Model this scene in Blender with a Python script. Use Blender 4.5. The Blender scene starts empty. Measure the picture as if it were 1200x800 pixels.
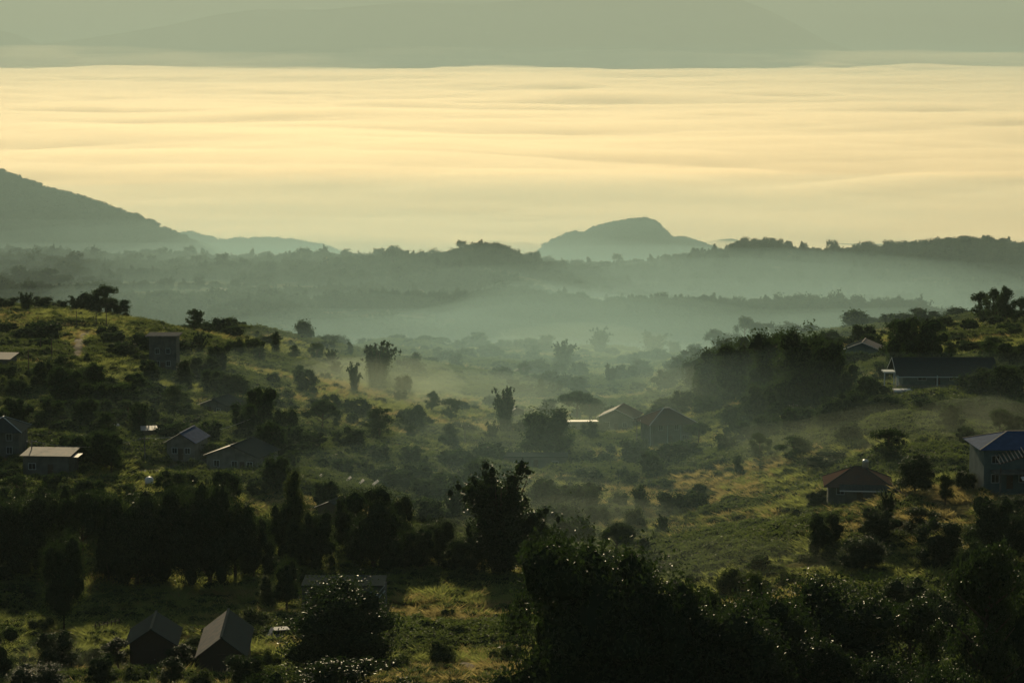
import bpy, math, random
import numpy as np
from mathutils import Vector, Matrix

# ------------------------------------------------------------------ camera
F = 2823.0                      # focal length in photo pixels (1200 wide)
PITCH = math.radians(7.27)
sc = bpy.context.scene
COL = sc.collection
cd = bpy.data.cameras.new('camera'); cam = bpy.data.objects.new('camera', cd); COL.objects.link(cam)
cd.sensor_width = 36.0; cd.lens = 36.0 * F / 1200.0
cd.clip_start = 1.0; cd.clip_end = 120000.0
cam.location = (0, 0, 0)
cam.rotation_euler = (math.pi / 2 - PITCH, 0, 0)
sc.camera = cam
# ------------------------------------------------------------------ light
SUN_EL, SUN_AZ = 15.0, -6.0     # degrees; azimuth clockwise from +Y
world = bpy.data.worlds.new("World"); sc.world = world; world.use_nodes = True
wn = world.node_tree; bg = wn.nodes['Background']
sky = wn.nodes.new('ShaderNodeTexSky'); sky.sky_type = 'NISHITA'; sky.sun_disc = False
sky.sun_elevation = math.radians(SUN_EL); sky.sun_rotation = math.radians(SUN_AZ % 360)
sky.altitude = 900; sky.air_density = 1.4; sky.dust_density = 1.2; sky.ozone_density = 0.6
wn.links.new(sky.outputs[0], bg.inputs[0]); bg.inputs[1].default_value = 0.05
sl = bpy.data.lights.new('sun', 'SUN'); so = bpy.data.objects.new('sun', sl); COL.objects.link(so)
sl.energy = 5.0; sl.angle = math.radians(0.6); sl.color = (1.0, 0.82, 0.50)
a, e = math.radians(SUN_AZ), math.radians(SUN_EL)
sd = Vector((math.sin(a) * math.cos(e), math.cos(a) * math.cos(e), math.sin(e)))
so.rotation_euler = sd.to_track_quat('Z', 'Y').to_euler(); so.location = (0, 0, 500)
vs = sc.view_settings; vs.view_transform = 'Standard'; vs.look = 'None'; vs.gamma = 1.0
vs.use_curve_mapping = False; vs.exposure = -0.33
cy = sc.cycles
cy.use_denoising = True
try: cy.denoiser = 'OPENIMAGEDENOISE'
except Exception: pass
cy.max_bounces = 5; cy.diffuse_bounces = 2; cy.glossy_bounces = 2; cy.transmission_bounces = 3
cy.volume_bounces = 1; cy.transparent_max_bounces = 8
cy.use_adaptive_sampling = True; cy.adaptive_threshold = 0.02
cy.sample_clamp_indirect = 4.0; cy.sample_clamp_direct = 12.0
HAZE_D, HAZE_COL, HAZE_G = 4.0e-5, (0.72, 0.92, 0.92), 0.22
MIST_COL, MIST_G = (0.62, 0.92, 0.94), 0.32

rng = np.random.default_rng(7)
random.seed(7)

# ------------------------------------------------------------------ materials
def mat(name, col, rough=0.8, spec=0.3, metal=0.0, noise=None, trans=0.0, trans_col=None, bump=None, wave=None, objvar=0.0):
    """Principled material; noise=(scale, col2[, detail]) mixes a second colour; bump=(scale,strength,distance)."""
    m = bpy.data.materials.new(name); m.use_nodes = True
    nt = m.node_tree; N = nt.nodes; L = nt.links
    p = N['Principled BSDF']; out = N['Material Output']
    p.inputs['Base Color'].default_value = (*col, 1)
    p.inputs['Roughness'].default_value = rough; p.inputs['Metallic'].default_value = metal
    p.inputs['Specular IOR Level'].default_value = spec
    tc = N.new('ShaderNodeTexCoord'); src = None
    if noise:
        nz = N.new('ShaderNodeTexNoise'); nz.inputs['Scale'].default_value = noise[0]
        nz.inputs['Detail'].default_value = noise[2] if len(noise) > 2 else 4
        L.new(tc.outputs['Object'], nz.inputs['Vector'])
        r = N.new('ShaderNodeMapRange'); r.inputs[1].default_value = 0.38; r.inputs[2].default_value = 0.62
        L.new(nz.outputs['Fac'], r.inputs[0])
        mx = N.new('ShaderNodeMix'); mx.data_type = 'RGBA'
        mx.inputs[6].default_value = (*col, 1); mx.inputs[7].default_value = (*noise[1], 1)
        L.new(r.outputs[0], mx.inputs[0]); src = mx.outputs[2]
        L.new(src, p.inputs['Base Color'])
    if objvar:
        oi = N.new('ShaderNodeObjectInfo'); hs = N.new('ShaderNodeHueSaturation')
        r = N.new('ShaderNodeMapRange'); r.inputs[3].default_value = 1 - objvar; r.inputs[4].default_value = 1 + objvar
        L.new(oi.outputs['Random'], r.inputs[0]); L.new(r.outputs[0], hs.inputs['Value'])
        r2 = N.new('ShaderNodeMapRange'); r2.inputs[3].default_value = 0.5 + 0.04; r2.inputs[4].default_value = 0.5 - 0.05
        L.new(oi.outputs['Random'], r2.inputs[0]); L.new(r2.outputs[0], hs.inputs['Hue'])
        if src: L.new(src, hs.inputs['Color'])
        else: hs.inputs['Color'].default_value = (*col, 1)
        src = hs.outputs['Color']; L.new(src, p.inputs['Base Color'])
    if bump:
        bz = N.new('ShaderNodeTexNoise'); bz.inputs['Scale'].default_value = bump[0]; bz.inputs['Detail'].default_value = 5
        L.new(tc.outputs['Object'], bz.inputs['Vector'])
        b = N.new('ShaderNodeBump'); b.inputs['Strength'].default_value = bump[1]; b.inputs['Distance'].default_value = bump[2]
        L.new(bz.outputs['Fac'], b.inputs['Height']); L.new(b.outputs[0], p.inputs['Normal'])
    if trans:
        t = N.new('ShaderNodeBsdfTranslucent'); t.inputs['Color'].default_value = (*(trans_col or col), 1)
        mix = N.new('ShaderNodeMixShader'); mix.inputs[0].default_value = trans
        L.new(p.outputs[0], mix.inputs[1]); L.new(t.outputs[0], mix.inputs[2]); L.new(mix.outputs[0], out.inputs['Surface'])
    return m

def vol_mat(name, col, dens, g):
    m = bpy.data.materials.new(name); m.use_nodes = True
    nt = m.node_tree; nt.nodes.remove(nt.nodes['Principled BSDF'])
    v = nt.nodes.new('ShaderNodeVolumePrincipled')
    v.inputs['Color'].default_value = (*col, 1); v.inputs['Density'].default_value = dens
    v.inputs['Anisotropy'].default_value = g
    nt.links.new(v.outputs[0], nt.nodes['Material Output'].inputs['Volume'])
    return m

M = {}
M['leaf_dark'] = mat('leaf_dark', (0.018, 0.036, 0.016), 0.48, 0.13, trans=0.2, trans_col=(0.06, 0.11, 0.025), objvar=0.3)
M['leaf_mid'] = mat('leaf_mid', (0.04, 0.068, 0.028), 0.6, 0.12, trans=0.30, trans_col=(0.10, 0.14, 0.03), objvar=0.35)
M['leaf_light'] = mat('leaf_light', (0.07, 0.095, 0.032), 0.55, 0.35, trans=0.36, trans_col=(0.15, 0.18, 0.04), objvar=0.35)
M['leaf_matte'] = mat('leaf_matte', (0.028, 0.054, 0.024), 0.75, 0.06, trans=0.24, trans_col=(0.07, 0.13, 0.03), objvar=0.3)
M['leaf_core'] = mat('leaf_core', (0.02, 0.034, 0.018), 0.9, 0.0)
M['grass_blade'] = mat('grass_blade', (0.10, 0.145, 0.055), 0.6, 0.1, trans=0.5, trans_col=(0.42, 0.47, 0.13), objvar=0.4)
M['lit_dry_grass'] = mat('lit_dry_grass', (0.21, 0.18, 0.085), 0.7, 0.08, trans=0.5, trans_col=(0.56, 0.47, 0.18), objvar=0.3)  # dry tufts whose gold also paints sunlit patches into the grass
M['weed_leaf'] = mat('weed_leaf', (0.06, 0.10, 0.036), 0.6, 0.12, trans=0.36, trans_col=(0.17, 0.23, 0.05), objvar=0.45)
M['far_leaf'] = mat('far_leaf', (0.03, 0.055, 0.025), 0.8, 0.0, trans=0.15, trans_col=(0.08, 0.12, 0.03), objvar=0.3)
M['bark'] = mat('bark', (0.10, 0.075, 0.05), 0.9, 0.2, noise=(3, (0.05, 0.04, 0.03)))
M['forest_floor'] = mat('forest_floor', (0.03, 0.05, 0.024), 0.95, 0.0, noise=(0.02, (0.06, 0.075, 0.03), 6), bump=(0.05, 0.6, 6))
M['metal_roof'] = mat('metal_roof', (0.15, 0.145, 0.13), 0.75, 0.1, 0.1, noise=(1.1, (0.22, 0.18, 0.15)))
M['bright_roof'] = mat('bright_roof', (0.36, 0.34, 0.31), 0.62, 0.35, 0.25, noise=(1.5, (0.45, 0.42, 0.38)))  # pale tone paints sun gleam into the lit roof slopes; also pale sheets
M['rust_roof'] = mat('rust_roof', (0.12, 0.07, 0.055), 0.9, 0.0, 0.0, noise=(0.9, (0.10, 0.07, 0.06)))
M['blue_roof'] = mat('blue_roof', (0.025, 0.06, 0.14), 0.85, 0.03, 0.0, noise=(1.2, (0.04, 0.085, 0.18)))
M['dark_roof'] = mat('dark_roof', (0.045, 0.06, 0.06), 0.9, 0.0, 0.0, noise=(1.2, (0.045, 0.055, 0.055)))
M['plaster'] = mat('plaster', (0.22, 0.22, 0.19), 0.85, 0.2, noise=(0.8, (0.14, 0.14, 0.12)))
M['grey_wall'] = mat('grey_wall', (0.13, 0.14, 0.125), 0.9, 0.2, noise=(0.7, (0.08, 0.09, 0.08)))
M['blue_wall'] = mat('blue_wall', (0.09, 0.15, 0.155), 0.85, 0.2, noise=(0.7, (0.06, 0.11, 0.115)))
M['wood'] = mat('wood', (0.08, 0.065, 0.05), 0.8, 0.2, noise=(2.5, (0.08, 0.06, 0.045)))
M['pale_wood'] = mat('pale_wood', (0.50, 0.42, 0.32), 0.5, 0.4, noise=(2.5, (0.38, 0.31, 0.23)))
M['white_paint'] = mat('white_paint', (0.72, 0.72, 0.68), 0.45, 0.5)
M['pale_trim'] = mat('pale_trim', (0.42, 0.50, 0.50), 0.6, 0.4)
M['glass'] = mat('glass', (0.02, 0.025, 0.03), 0.12, 0.6)
M['concrete'] = mat('concrete', (0.13, 0.135, 0.125), 0.9, 0.0, noise=(1.5, (0.22, 0.21, 0.20)))
M['dirt'] = mat('dirt', (0.26, 0.20, 0.125), 0.95, 0.1, noise=(0.8, (0.17, 0.14, 0.085), 6), bump=(2.0, 0.8, 0.2))
M['road'] = mat('road', (0.11, 0.105, 0.09), 0.85, 0.2, noise=(0.9, (0.07, 0.07, 0.06)))
M['steel'] = mat('steel', (0.5, 0.5, 0.48), 0.3, 0.5, 0.8)
M['rubber'] = mat('rubber', (0.03, 0.03, 0.03), 0.8)
M['car_paint'] = mat('car_paint', (0.25, 0.26, 0.27), 0.7, 0.1)
M['gold'] = mat('gold', (0.5, 0.38, 0.15), 0.5, 0.5, 0.4)
M['mist'] = vol_mat('mist', MIST_COL, 1.0, MIST_G)

# ground: dry grass, green growth and bare earth mixed at several scales
def ground_mat():
    m = bpy.data.materials.new('hillside_ground'); m.use_nodes = True
    nt = m.node_tree; N = nt.nodes; L = nt.links; p = N['Principled BSDF']
    p.inputs['Roughness'].default_value = 0.95; p.inputs['Specular IOR Level'].default_value = 0.0
    tc = N.new('ShaderNodeTexCoord')
    def nz(s, d):
        n = N.new('ShaderNodeTexNoise'); n.inputs['Scale'].default_value = s; n.inputs['Detail'].default_value = d
        L.new(tc.outputs['Object'], n.inputs['Vector']); return n.outputs['Fac']
    def ramp(f, lo, hi):
        r = N.new('ShaderNodeMapRange'); r.inputs[1].default_value = lo; r.inputs[2].default_value = hi
        L.new(f, r.inputs[0]); return r.outputs[0]
    def mix(f, a, b):
        x = N.new('ShaderNodeMix'); x.data_type = 'RGBA'; L.new(f, x.inputs[0])
        for i, v in ((6, a), (7, b)):
            if isinstance(v, tuple): x.inputs[i].default_value = (*v, 1)
            else: L.new(v, x.inputs[i])
        return x.outputs[2]
    c1 = mix(ramp(nz(0.35, 6), .4, .6), (0.045, 0.06, 0.022), (0.10, 0.105, 0.04))
    c2 = mix(ramp(nz(0.03, 5), .47, .62), c1, (0.16, 0.14, 0.06))
    c3 = mix(ramp(nz(0.018, 6), .62, .68), c2, (0.24, 0.19, 0.11))
    L.new(c3, p.inputs['Base Color'])
    b = N.new('ShaderNodeBump'); b.inputs['Strength'].default_value = 0.9; b.inputs['Distance'].default_value = 0.6
    L.new(nz(0.9, 8), b.inputs['Height']); L.new(b.outputs[0], p.inputs['Normal'])
    return m
M['ground'] = ground_mat()

# ------------------------------------------------------------------ noise
def _h(ix, iy, s):
    n = (ix.astype(np.int64) * 374761393 + iy.astype(np.int64) * 668265263 + s * 974634777) & 0xffffffff
    n = ((n ^ (n >> 13)) * 1274126177) & 0xffffffff
    return ((n ^ (n >> 16)) & 0xffff) / 65535.0
def vnoise(x, y, s=0):
    x = np.asarray(x, float); y = np.asarray(y, float)
    ix = np.floor(x); iy = np.floor(y); fx = x - ix; fy = y - iy
    fx = fx * fx * fx * (fx * (fx * 6 - 15) + 10); fy = fy * fy * fy * (fy * (fy * 6 - 15) + 10)
    a = _h(ix, iy, s); b = _h(ix + 1, iy, s); c = _h(ix, iy + 1, s); d = _h(ix + 1, iy + 1, s)
    return (a + (b - a) * fx + (c - a) * fy + (a - b - c + d) * fx * fy) * 2 - 1
def fbm(x, y, o=4, s=0):
    t = 0; a = 1.0; k = 1.0
    for i in range(o):
        t = t + a * vnoise(x * k + i * 17.3, y * k - i * 9.1, s + i); a *= 0.5; k *= 2.03
    return t

# ------------------------------------------------------------------ terrain
def slope_of(py):               # drop per metre ahead seen at photo row py
    return math.tan(PITCH + math.atan((py - 400.0) / F))
def u_of(px, py=450):           # x / y seen at photo column px
    dy = -(py - 400.0) / F
    return ((px - 600.0) / F) / (math.cos(PITCH) + dy * math.sin(PITCH))
# per photo column: (distance, row at which the ground lies there) or (distance, drop, 'd')
NEAR = [(0, 14, 'd'), (60, 34, 'd'), (120, 47, 'd'), (200, 60.5, 'd')]
COLS = {
 -260: NEAR + [(285, 72, 'd'), (330, 75, 'd'), (430, 76, 'd'), (570, 76, 'd'), (700, 76, 'd'), (900, 120, 'd'), (1500, 205, 'd'), (2050, 230, 'd'), (2600, 268, 'd'), (2900, 290, 'd'), (3300, 300, 'd'), (4500, 330, 'd')],
 0: NEAR + [(285, 72.5, 'd'), (330, 680), (430, 541), (570, 421), (690, 362), (900, 128, 'd'), (1500, 210, 'd'), (2050, 238, 'd'), (2600, 275, 'd'), (2900, 295, 'd'), (3300, 310, 'd'), (4500, 400, 'd')],
 130: NEAR + [(285, 750), (330, 680), (430, 541), (570, 425), (700, 366), (900, 130, 'd'), (1500, 212, 'd'), (2050, 240, 'd'), (2600, 276, 'd'), (2900, 293, 'd'), (3300, 312, 'd'), (4500, 415, 'd')],
 300: NEAR + [(285, 750), (330, 680), (440, 540), (600, 450), (800, 387), (1000, 150, 'd'), (1500, 215, 'd'), (2050, 366), (2300, 268, 'd'), (2600, 277, 'd'), (2900, 321), (3300, 315, 'd'), (4500, 430, 'd')],
 450: NEAR + [(285, 750), (335, 680), (400, 600), (500, 520), (700, 448), (950, 403), (1150, 165, 'd'), (1500, 222, 'd'), (1850, 250, 'd'), (2050, 362), (2300, 268, 'd'), (2600, 278, 'd'), (2900, 316), (3300, 318, 'd'), (4500, 440, 'd')],
 570: NEAR + [(285, 750), (340, 680), (410, 600), (590, 500), (760, 451), (1040, 409), (1250, 185, 'd'), (1500, 228, 'd'), (1850, 252, 'd'), (2050, 358), (2300, 268, 'd'), (2600, 280, 'd'), (2900, 309), (3300, 320, 'd'), (4500, 445, 'd')],
 640: NEAR + [(285, 750), (340, 680), (410, 600), (590, 500), (780, 452), (1070, 413), (1250, 190, 'd'), (1500, 230, 'd'), (1850, 254, 'd'), (2050, 358), (2300, 270, 'd'), (2600, 282, 'd'), (2900, 322), (3300, 322, 'd'), (4500, 450, 'd')],
 750: NEAR + [(285, 750), (340, 680), (410, 605), (490, 550), (600, 500), (800, 450), (1100, 415), (1300, 192, 'd'), (1500, 232, 'd'), (1850, 256, 'd'), (2050, 361), (2300, 284, 'd'), (2600, 300, 'd'), (2900, 328, 'd'), (3300, 315), (3700, 380, 'd'), (4500, 450, 'd')],
 900: NEAR + [(285, 725), (300, 690), (390, 600), (440, 550), (520, 500), (640, 450), (900, 402), (1150, 170, 'd'), (1500, 232, 'd'), (2050, 364), (2300, 292, 'd'), (2600, 315, 'd'), (2900, 332, 'd'), (3300, 300), (3700, 370, 'd'), (4500, 450, 'd')],
 1050: NEAR + [(250, 66.5, 'd'), (300, 690), (340, 600), (380, 555), (430, 500), (480, 455), (640, 410), (820, 384), (1050, 160, 'd'), (1500, 230, 'd'), (2050, 370), (2300, 292, 'd'), (2600, 315, 'd'), (2900, 330, 'd'), (3300, 308), (3700, 360, 'd'), (4500, 440, 'd')],
 1200: NEAR + [(250, 65.5, 'd'), (295, 690), (335, 600), (372, 555), (430, 500), (480, 458), (620, 402), (780, 370), (1050, 160, 'd'), (1500, 226, 'd'), (2050, 266, 'd'), (2300, 290, 'd'), (2600, 312, 'd'), (2900, 328, 'd'), (3300, 302), (3700, 350, 'd'), (4500, 430, 'd')],
 1460: NEAR + [(250, 64, 'd'), (300, 66, 'd'), (340, 66, 'd'), (430, 68, 'd'), (620, 74, 'd'), (780, 84, 'd'), (1050, 150, 'd'), (1500, 220, 'd'), (2050, 264, 'd'), (2600, 308, 'd'), (2900, 322, 'd'), (3300, 284, 'd'), (3700, 330, 'd'), (4500, 400, 'd')],
}
YS = np.concatenate([np.linspace(0, 1300, 131), np.linspace(1325, 4500, 128), [5200, 6500, 9000, 60000]])
UC = np.array([u_of(k, 450) for k in COLS]); 
tab = []
for k, rows in COLS.items():
    yy = [r[0] for r in rows] + [5200, 6500, 9000, 60000]
    dd = [(r[1] if len(r) == 3 else r[0] * slope_of(r[1])) for r in rows] + [560, 700, 700, 700]
    tab.append(np.interp(YS, yy, dd))
tab = np.array(tab)
US = np.linspace(UC[0], UC[-1], 160)
G = np.array([np.interp(US, UC, tab[:, j]) for j in range(len(YS))]).T   # [u, y]
def blur(A, n, ax):
    for _ in range(n):
        P = np.pad(A, [(1, 1) if i == ax else (0, 0) for i in range(2)], mode='edge')
        A = (np.take(P, range(0, A.shape[ax]), ax) + 2 * A + np.take(P, range(2, A.shape[ax] + 2), ax)) / 4
    return A
G = blur(blur(G, 14, 0), 2, 1)

def height(x, y):
    x = np.asarray(x, float); y = np.asarray(y, float)
    yc = np.clip(y, 0, 59999); u = np.clip(x / np.maximum(yc, 60), US[0] + 1e-6, US[-1] - 1e-6)
    fi = (u - US[0]) / (US[1] - US[0]); i = np.clip(fi.astype(int), 0, len(US) - 2); fi = fi - i
    j = np.clip(np.searchsorted(YS, yc, side='right') - 1, 0, len(YS) - 2); fj = (yc - YS[j]) / (YS[j + 1] - YS[j])
    d = (G[i, j] * (1 - fi) * (1 - fj) + G[i + 1, j] * fi * (1 - fj) + G[i, j + 1] * (1 - fi) * fj + G[i + 1, j + 1] * fi * fj)
    amp = np.interp(yc, [0, 250, 600, 1200, 3000, 9000], [0.3, 0.5, 0.7, 1.0, 3.5, 8])
    n = 0.9 * fbm(x / 85, y / 85, 3, 5) * amp
    n = n + 0.28 * fbm(x / 9.0, y / 6.0, 3, 11) * np.interp(yc, [0, 1500], [1, 1.6])
    # contour terraces on the left shoulder
    uu = x / np.maximum(yc, 60)
    for c, yy, w_, h_ in ((894, 3300, 60, 14), (1115, 3300, 70, 22), (1018, 3300, 34, 7), (1200, 3300, 60, 5), (800, 3300, 40, 2), (571, 2900, 46, 15), (480, 2900, 30, 3), (320, 2050, 60, 5), (600, 2050, 60, 3), (450, 2050, 40, 3), (760, 2050, 50, 1)):
        n = n + h_ * np.exp(-((uu - u_of(c, 300)) / (w_ / F)) ** 2 - ((yc - yy) / 230) ** 2)
    t = np.clip((-x - 10) / 50, 0, 1) * np.clip((y - 430) / 80, 0, 1) * np.clip((720 - y) / 60, 0, 1)
    n = n + t * 0.9 * np.abs(vnoise(x / 60, y / 13.0, 31))
    return -d + n
def H(x, y): return float(height(np.array([x]), np.array([y]))[0])

def ray(px, py):
    dx = (px - 600.0) / F; dy = -(py - 400.0) / F
    c, s = math.cos(PITCH), math.sin(PITCH)
    v = Vector((dx, c + dy * s, -s + dy * c)); return v / v.y
_ty = np.concatenate([np.arange(120, 1300, 0.5), np.arange(1300, 5000, 4)])
def hit(px, py, ymin=0, ymax=1e9):
    """First ground point on the line of sight through a photo pixel."""
    r = ray(px, py)
    g = height(r.x * _ty, _ty); below = (r.z * _ty < g) & (_ty >= ymin) & (_ty <= ymax)
    if below.any(): y = _ty[np.argmax(below)]
    else:
        ok = (_ty >= ymin) & (_ty <= ymax); dist = np.where(ok, np.abs(r.z * _ty - g), 1e9); y = _ty[np.argmin(dist)]
    return Vector((r.x * y, y, H(r.x * y, y)))

# ------------------------------------------------------------------ mesh helpers
def mesh_np(name, V, faces_q=None, faces_t=None, mats=(), midx=None, smooth=False):
    me = bpy.data.meshes.new(name)
    V = np.asarray(V, np.float32); me.vertices.add(len(V)); me.vertices.foreach_set('co', V.ravel())
    q = np.zeros((0, 4), int) if faces_q is None else np.asarray(faces_q, int)
    t = np.zeros((0, 3), int) if faces_t is None else np.asarray(faces_t, int)
    loops = np.concatenate([q.ravel(), t.ravel()]); tot = np.concatenate([np.full(len(q), 4), np.full(len(t), 3)])
    start = np.concatenate([[0], np.cumsum(tot)[:-1]]) if len(tot) else tot
    me.loops.add(len(loops)); me.loops.foreach_set('vertex_index', loops.astype(np.int32))
    me.polygons.add(len(tot)); me.polygons.foreach_set('loop_start', start.astype(np.int32)); me.polygons.foreach_set('loop_total', tot.astype(np.int32))
    for m in mats: me.materials.append(m)
    if midx is not None: me.polygons.foreach_set('material_index', np.asarray(midx, np.int32))
    me.polygons.foreach_set('use_smooth', np.full(len(tot), smooth))
    me.update(calc_edges=True); me.validate()
    return me
def link(name, me, parent=None):
    o = bpy.data.objects.new(name, me); COL.objects.link(o)
    if parent: o.parent = parent
    return o
def tag(o, label=None, cat=None, group=None, kind=None):
    if label: o['label'] = label
    if cat: o['category'] = cat
    if group: o['group'] = group
    if kind: o['kind'] = kind
    return o
def empty(name, loc, rz=0.0, scale=None):
    o = bpy.data.objects.new(name, None); COL.objects.link(o); o.location = loc; o.rotation_euler = (0, 0, rz)
    o.empty_display_size = 0.5
    if scale: o.scale = scale
    return o

class MB:
    def __init__(s): s.v = []; s.f = []
    def add(s, vs, fs):
        b = len(s.v); s.v += [tuple(p) for p in vs]; s.f += [tuple(b + i for i in f) for f in fs]; return s
    def box(s, x0, x1, y0, y1, z0, z1, T=None):
        vs = [Vector(p) for p in ((x0, y0, z0), (x1, y0, z0), (x1, y1, z0), (x0, y1, z0), (x0, y0, z1), (x1, y0, z1), (x1, y1, z1), (x0, y1, z1))]
        if T: vs = [T @ p for p in vs]
        return s.add(vs, [(3, 2, 1, 0), (4, 5, 6, 7), (0, 1, 5, 4), (1, 2, 6, 5), (2, 3, 7, 6), (3, 0, 4, 7)])
    def beam(s, p, q, w, h=None):
        p = Vector(p); q = Vector(q); d = q - p; L = d.length; h = h or w
        R = d.to_track_quat('X', 'Z').to_matrix().to_4x4(); R.translation = p
        return s.box(0, L, -w / 2, w / 2, -h / 2, h / 2, R)
    def tube(s, pts, rad, n=7, cap=True):
        pts = [Vector(p) for p in pts]; b = len(s.v)
        for i, p in enumerate(pts):
            d = (pts[min(i + 1, len(pts) - 1)] - pts[max(i - 1, 0)]).normalized()
            q = d.to_track_quat('Z', 'Y')
            for k in range(n):
                t = 2 * math.pi * k / n; s.v.append(tuple(p + q @ Vector((math.cos(t) * rad[i], math.sin(t) * rad[i], 0))))
        for i in range(len(pts) - 1):
            for k in range(n):
                s.f.append((b + i * n + k, b + i * n + (k + 1) % n, b + (i + 1) * n + (k + 1) % n, b + (i + 1) * n + k))
        if cap:
            s.f.append(tuple(b + k for k in reversed(range(n)))); s.f.append(tuple(b + (len(pts) - 1) * n + k for k in range(n)))
        return s
    def lathe(s, prof, n=14):
        b = len(s.v)
        for r, z in prof:
            for k in range(n):
                t = 2 * math.pi * k / n; s.v.append((r * math.cos(t), r * math.sin(t), z))
        for i in range(len(prof) - 1):
            for k in range(n): s.f.append((b + i * n + k, b + i * n + (k + 1) % n, b + (i + 1) * n + (k + 1) % n, b + (i + 1) * n + k))
        s.f.append(tuple(b + k for k in reversed(range(n)))); s.f.append(tuple(b + (len(prof) - 1) * n + k for k in range(n)))
        return s
    def slab(s, quad, th, ncor=0, amp=0.03):
        """A sheet through four corners (a-b eave, d-c ridge), optionally corrugated along a-b, with thickness."""
        a, b_, c, d = [Vector(p) for p in quad]; n = ((b_ - a).cross(d - a)).normalized()
        if n.z < 0: n = -n
        k = max(1, ncor * 2); b0 = len(s.v)
        for i in range(k + 1):
            t = i / k; off = n * (amp if i % 2 else 0)
            e = a.lerp(b_, t) + off; r = d.lerp(c, t) + off
            s.v += [tuple(e), tuple(r), tuple(e - n * th), tuple(r - n * th)]
        for i in range(k):
            p = b0 + 4 * i; q = p + 4
            s.f += [(p, q, q + 1, p + 1), (p + 2, p + 3, q + 3, q + 2), (p, p + 2, q + 2, q), (p + 1, q + 1, q + 3, p + 3)]
        e = b0 + 4 * k
        s.f += [(b0, b0 + 1, b0 + 3, b0 + 2), (e, e + 2, e + 3, e + 1)]
        return s
    def build(s, name, m, parent=None, smooth=False):
        me = bpy.data.meshes.new(name); me.from_pydata(s.v, [], s.f); me.materials.append(m); me.update()
        if smooth: me.polygons.foreach_set('use_smooth', [True] * len(me.polygons))
        return link(name, me, parent)

def grid_mesh(X, Y, Z, mats, smooth=True, name='sheet'):
    n, k = X.shape; V = np.stack([X, Y, Z], -1).reshape(-1, 3)
    i = np.arange(n - 1)[:, None] * k + np.arange(k - 1)[None]; i = i.ravel()
    return mesh_np(name, V, np.stack([i, i + 1, i + k + 1, i + k], 1)[:, ::-1], mats=mats, smooth=smooth)

# ground sheet: near field fine, far field coarser, out past the fog
ty = np.concatenate([np.linspace(-60, 120, 20), np.geomspace(122, 1300, 520), np.geomspace(1310, 5200, 260), np.geomspace(5300, 60000, 30)])
tu = np.concatenate([np.linspace(-0.62, -0.27, 24, endpoint=False), np.linspace(-0.27, 0.27, 380), np.linspace(0.28, 0.62, 24)])
Yg, Ug = np.meshgrid(ty, tu, indexing='ij'); Xg = Ug * (np.maximum(Yg, 0) + 120)
gm = grid_mesh(Xg, Yg, height(Xg, Yg), [M['ground']], name='ground')
ground = tag(link('ground', gm), kind='structure')

# ------------------------------------------------------------------ foliage
def ico(n):
    import bmesh
    bm = bmesh.new(); bmesh.ops.create_icosphere(bm, subdivisions=n, radius=1)
    V = np.array([v.co[:] for v in bm.verts]); T = np.array([[v.index for v in f.verts] for f in bm.faces]); bm.free(); return V, T
ICO1, ICO2 = ico(1), ico(2)
def unit(n, r):
    v = r.normal(size=(n, 3)); return v / np.linalg.norm(v, axis=1)[:, None]
def leaf_quads(P, D, size, r, aspect=0.55):
    """Folded leaf-shaped quads at P, lying roughly across D, random spin."""
    n = len(P); D = D + 0.9 * r.normal(size=(n, 3)); D /= np.linalg.norm(D, axis=1)[:, None]
    t = np.cross(D, r.normal(size=(n, 3))); t /= np.linalg.norm(t, axis=1)[:, None] + 1e-9; b = np.cross(D, t)
    s = size * r.uniform(0.6, 1.3, n)[:, None]
    v0 = P - t * s * .5; v2 = P + t * s * .5; v1 = P + b * s * .5 * aspect + D * s * .12 + t * s * .05; v3 = P - b * s * .5 * aspect + D * s * .12
    V = np.stack([v0, v1, v2, v3], 1).reshape(-1, 3); q = np.arange(4 * n).reshape(-1, 4)
    return V, q
def crown_mesh(name, blobs, n, size, seed, leafmat, core=0.72, fill=0.25, corelod=ICO1):
    r = np.random.default_rng(seed); B = np.array(blobs, float)   # x y z rx rz
    w = B[:, 3] ** 1.6 * B[:, 4] ** 0.6; k = r.choice(len(B), n, p=w / w.sum())
    d = unit(n, r); lump = 1 + 0.22 * np.sin(d[:, 0] * 5 + k) * np.cos(d[:, 1] * 6 + k * 1.7) + 0.12 * np.sin(d[:, 2] * 9 + k * 2.1)
    rad = np.where(r.random(n) < fill, r.uniform(.4, .95, n), r.uniform(.84, 1.1, n)) * lump * np.where(r.random(n) < .05, r.uniform(1.05, 1.25, n), 1)
    P = B[k, :3] + d * rad[:, None] * np.stack([B[k, 3], B[k, 3], B[k, 4]], 1)
    V, Q = leaf_quads(P, d, size, r)
    Vs = [V]; Ts = []; off = len(V)
    if core:
        for bl in B:
            iv, it = corelod; jit = 1 + 0.18 * r.normal(size=(len(iv), 1))
            Vs.append(bl[:3] + iv * jit * core * np.array([bl[3], bl[3], bl[4]])); Ts.append(it + off); off += len(iv)
    T = np.concatenate(Ts) if Ts else None
    mi = np.concatenate([np.zeros(len(Q)), np.ones(len(T) if T is not None else 0)])
    return mesh_np(name, np.concatenate(Vs), Q, T, [leafmat, M['leaf_core']], mi)
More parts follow.
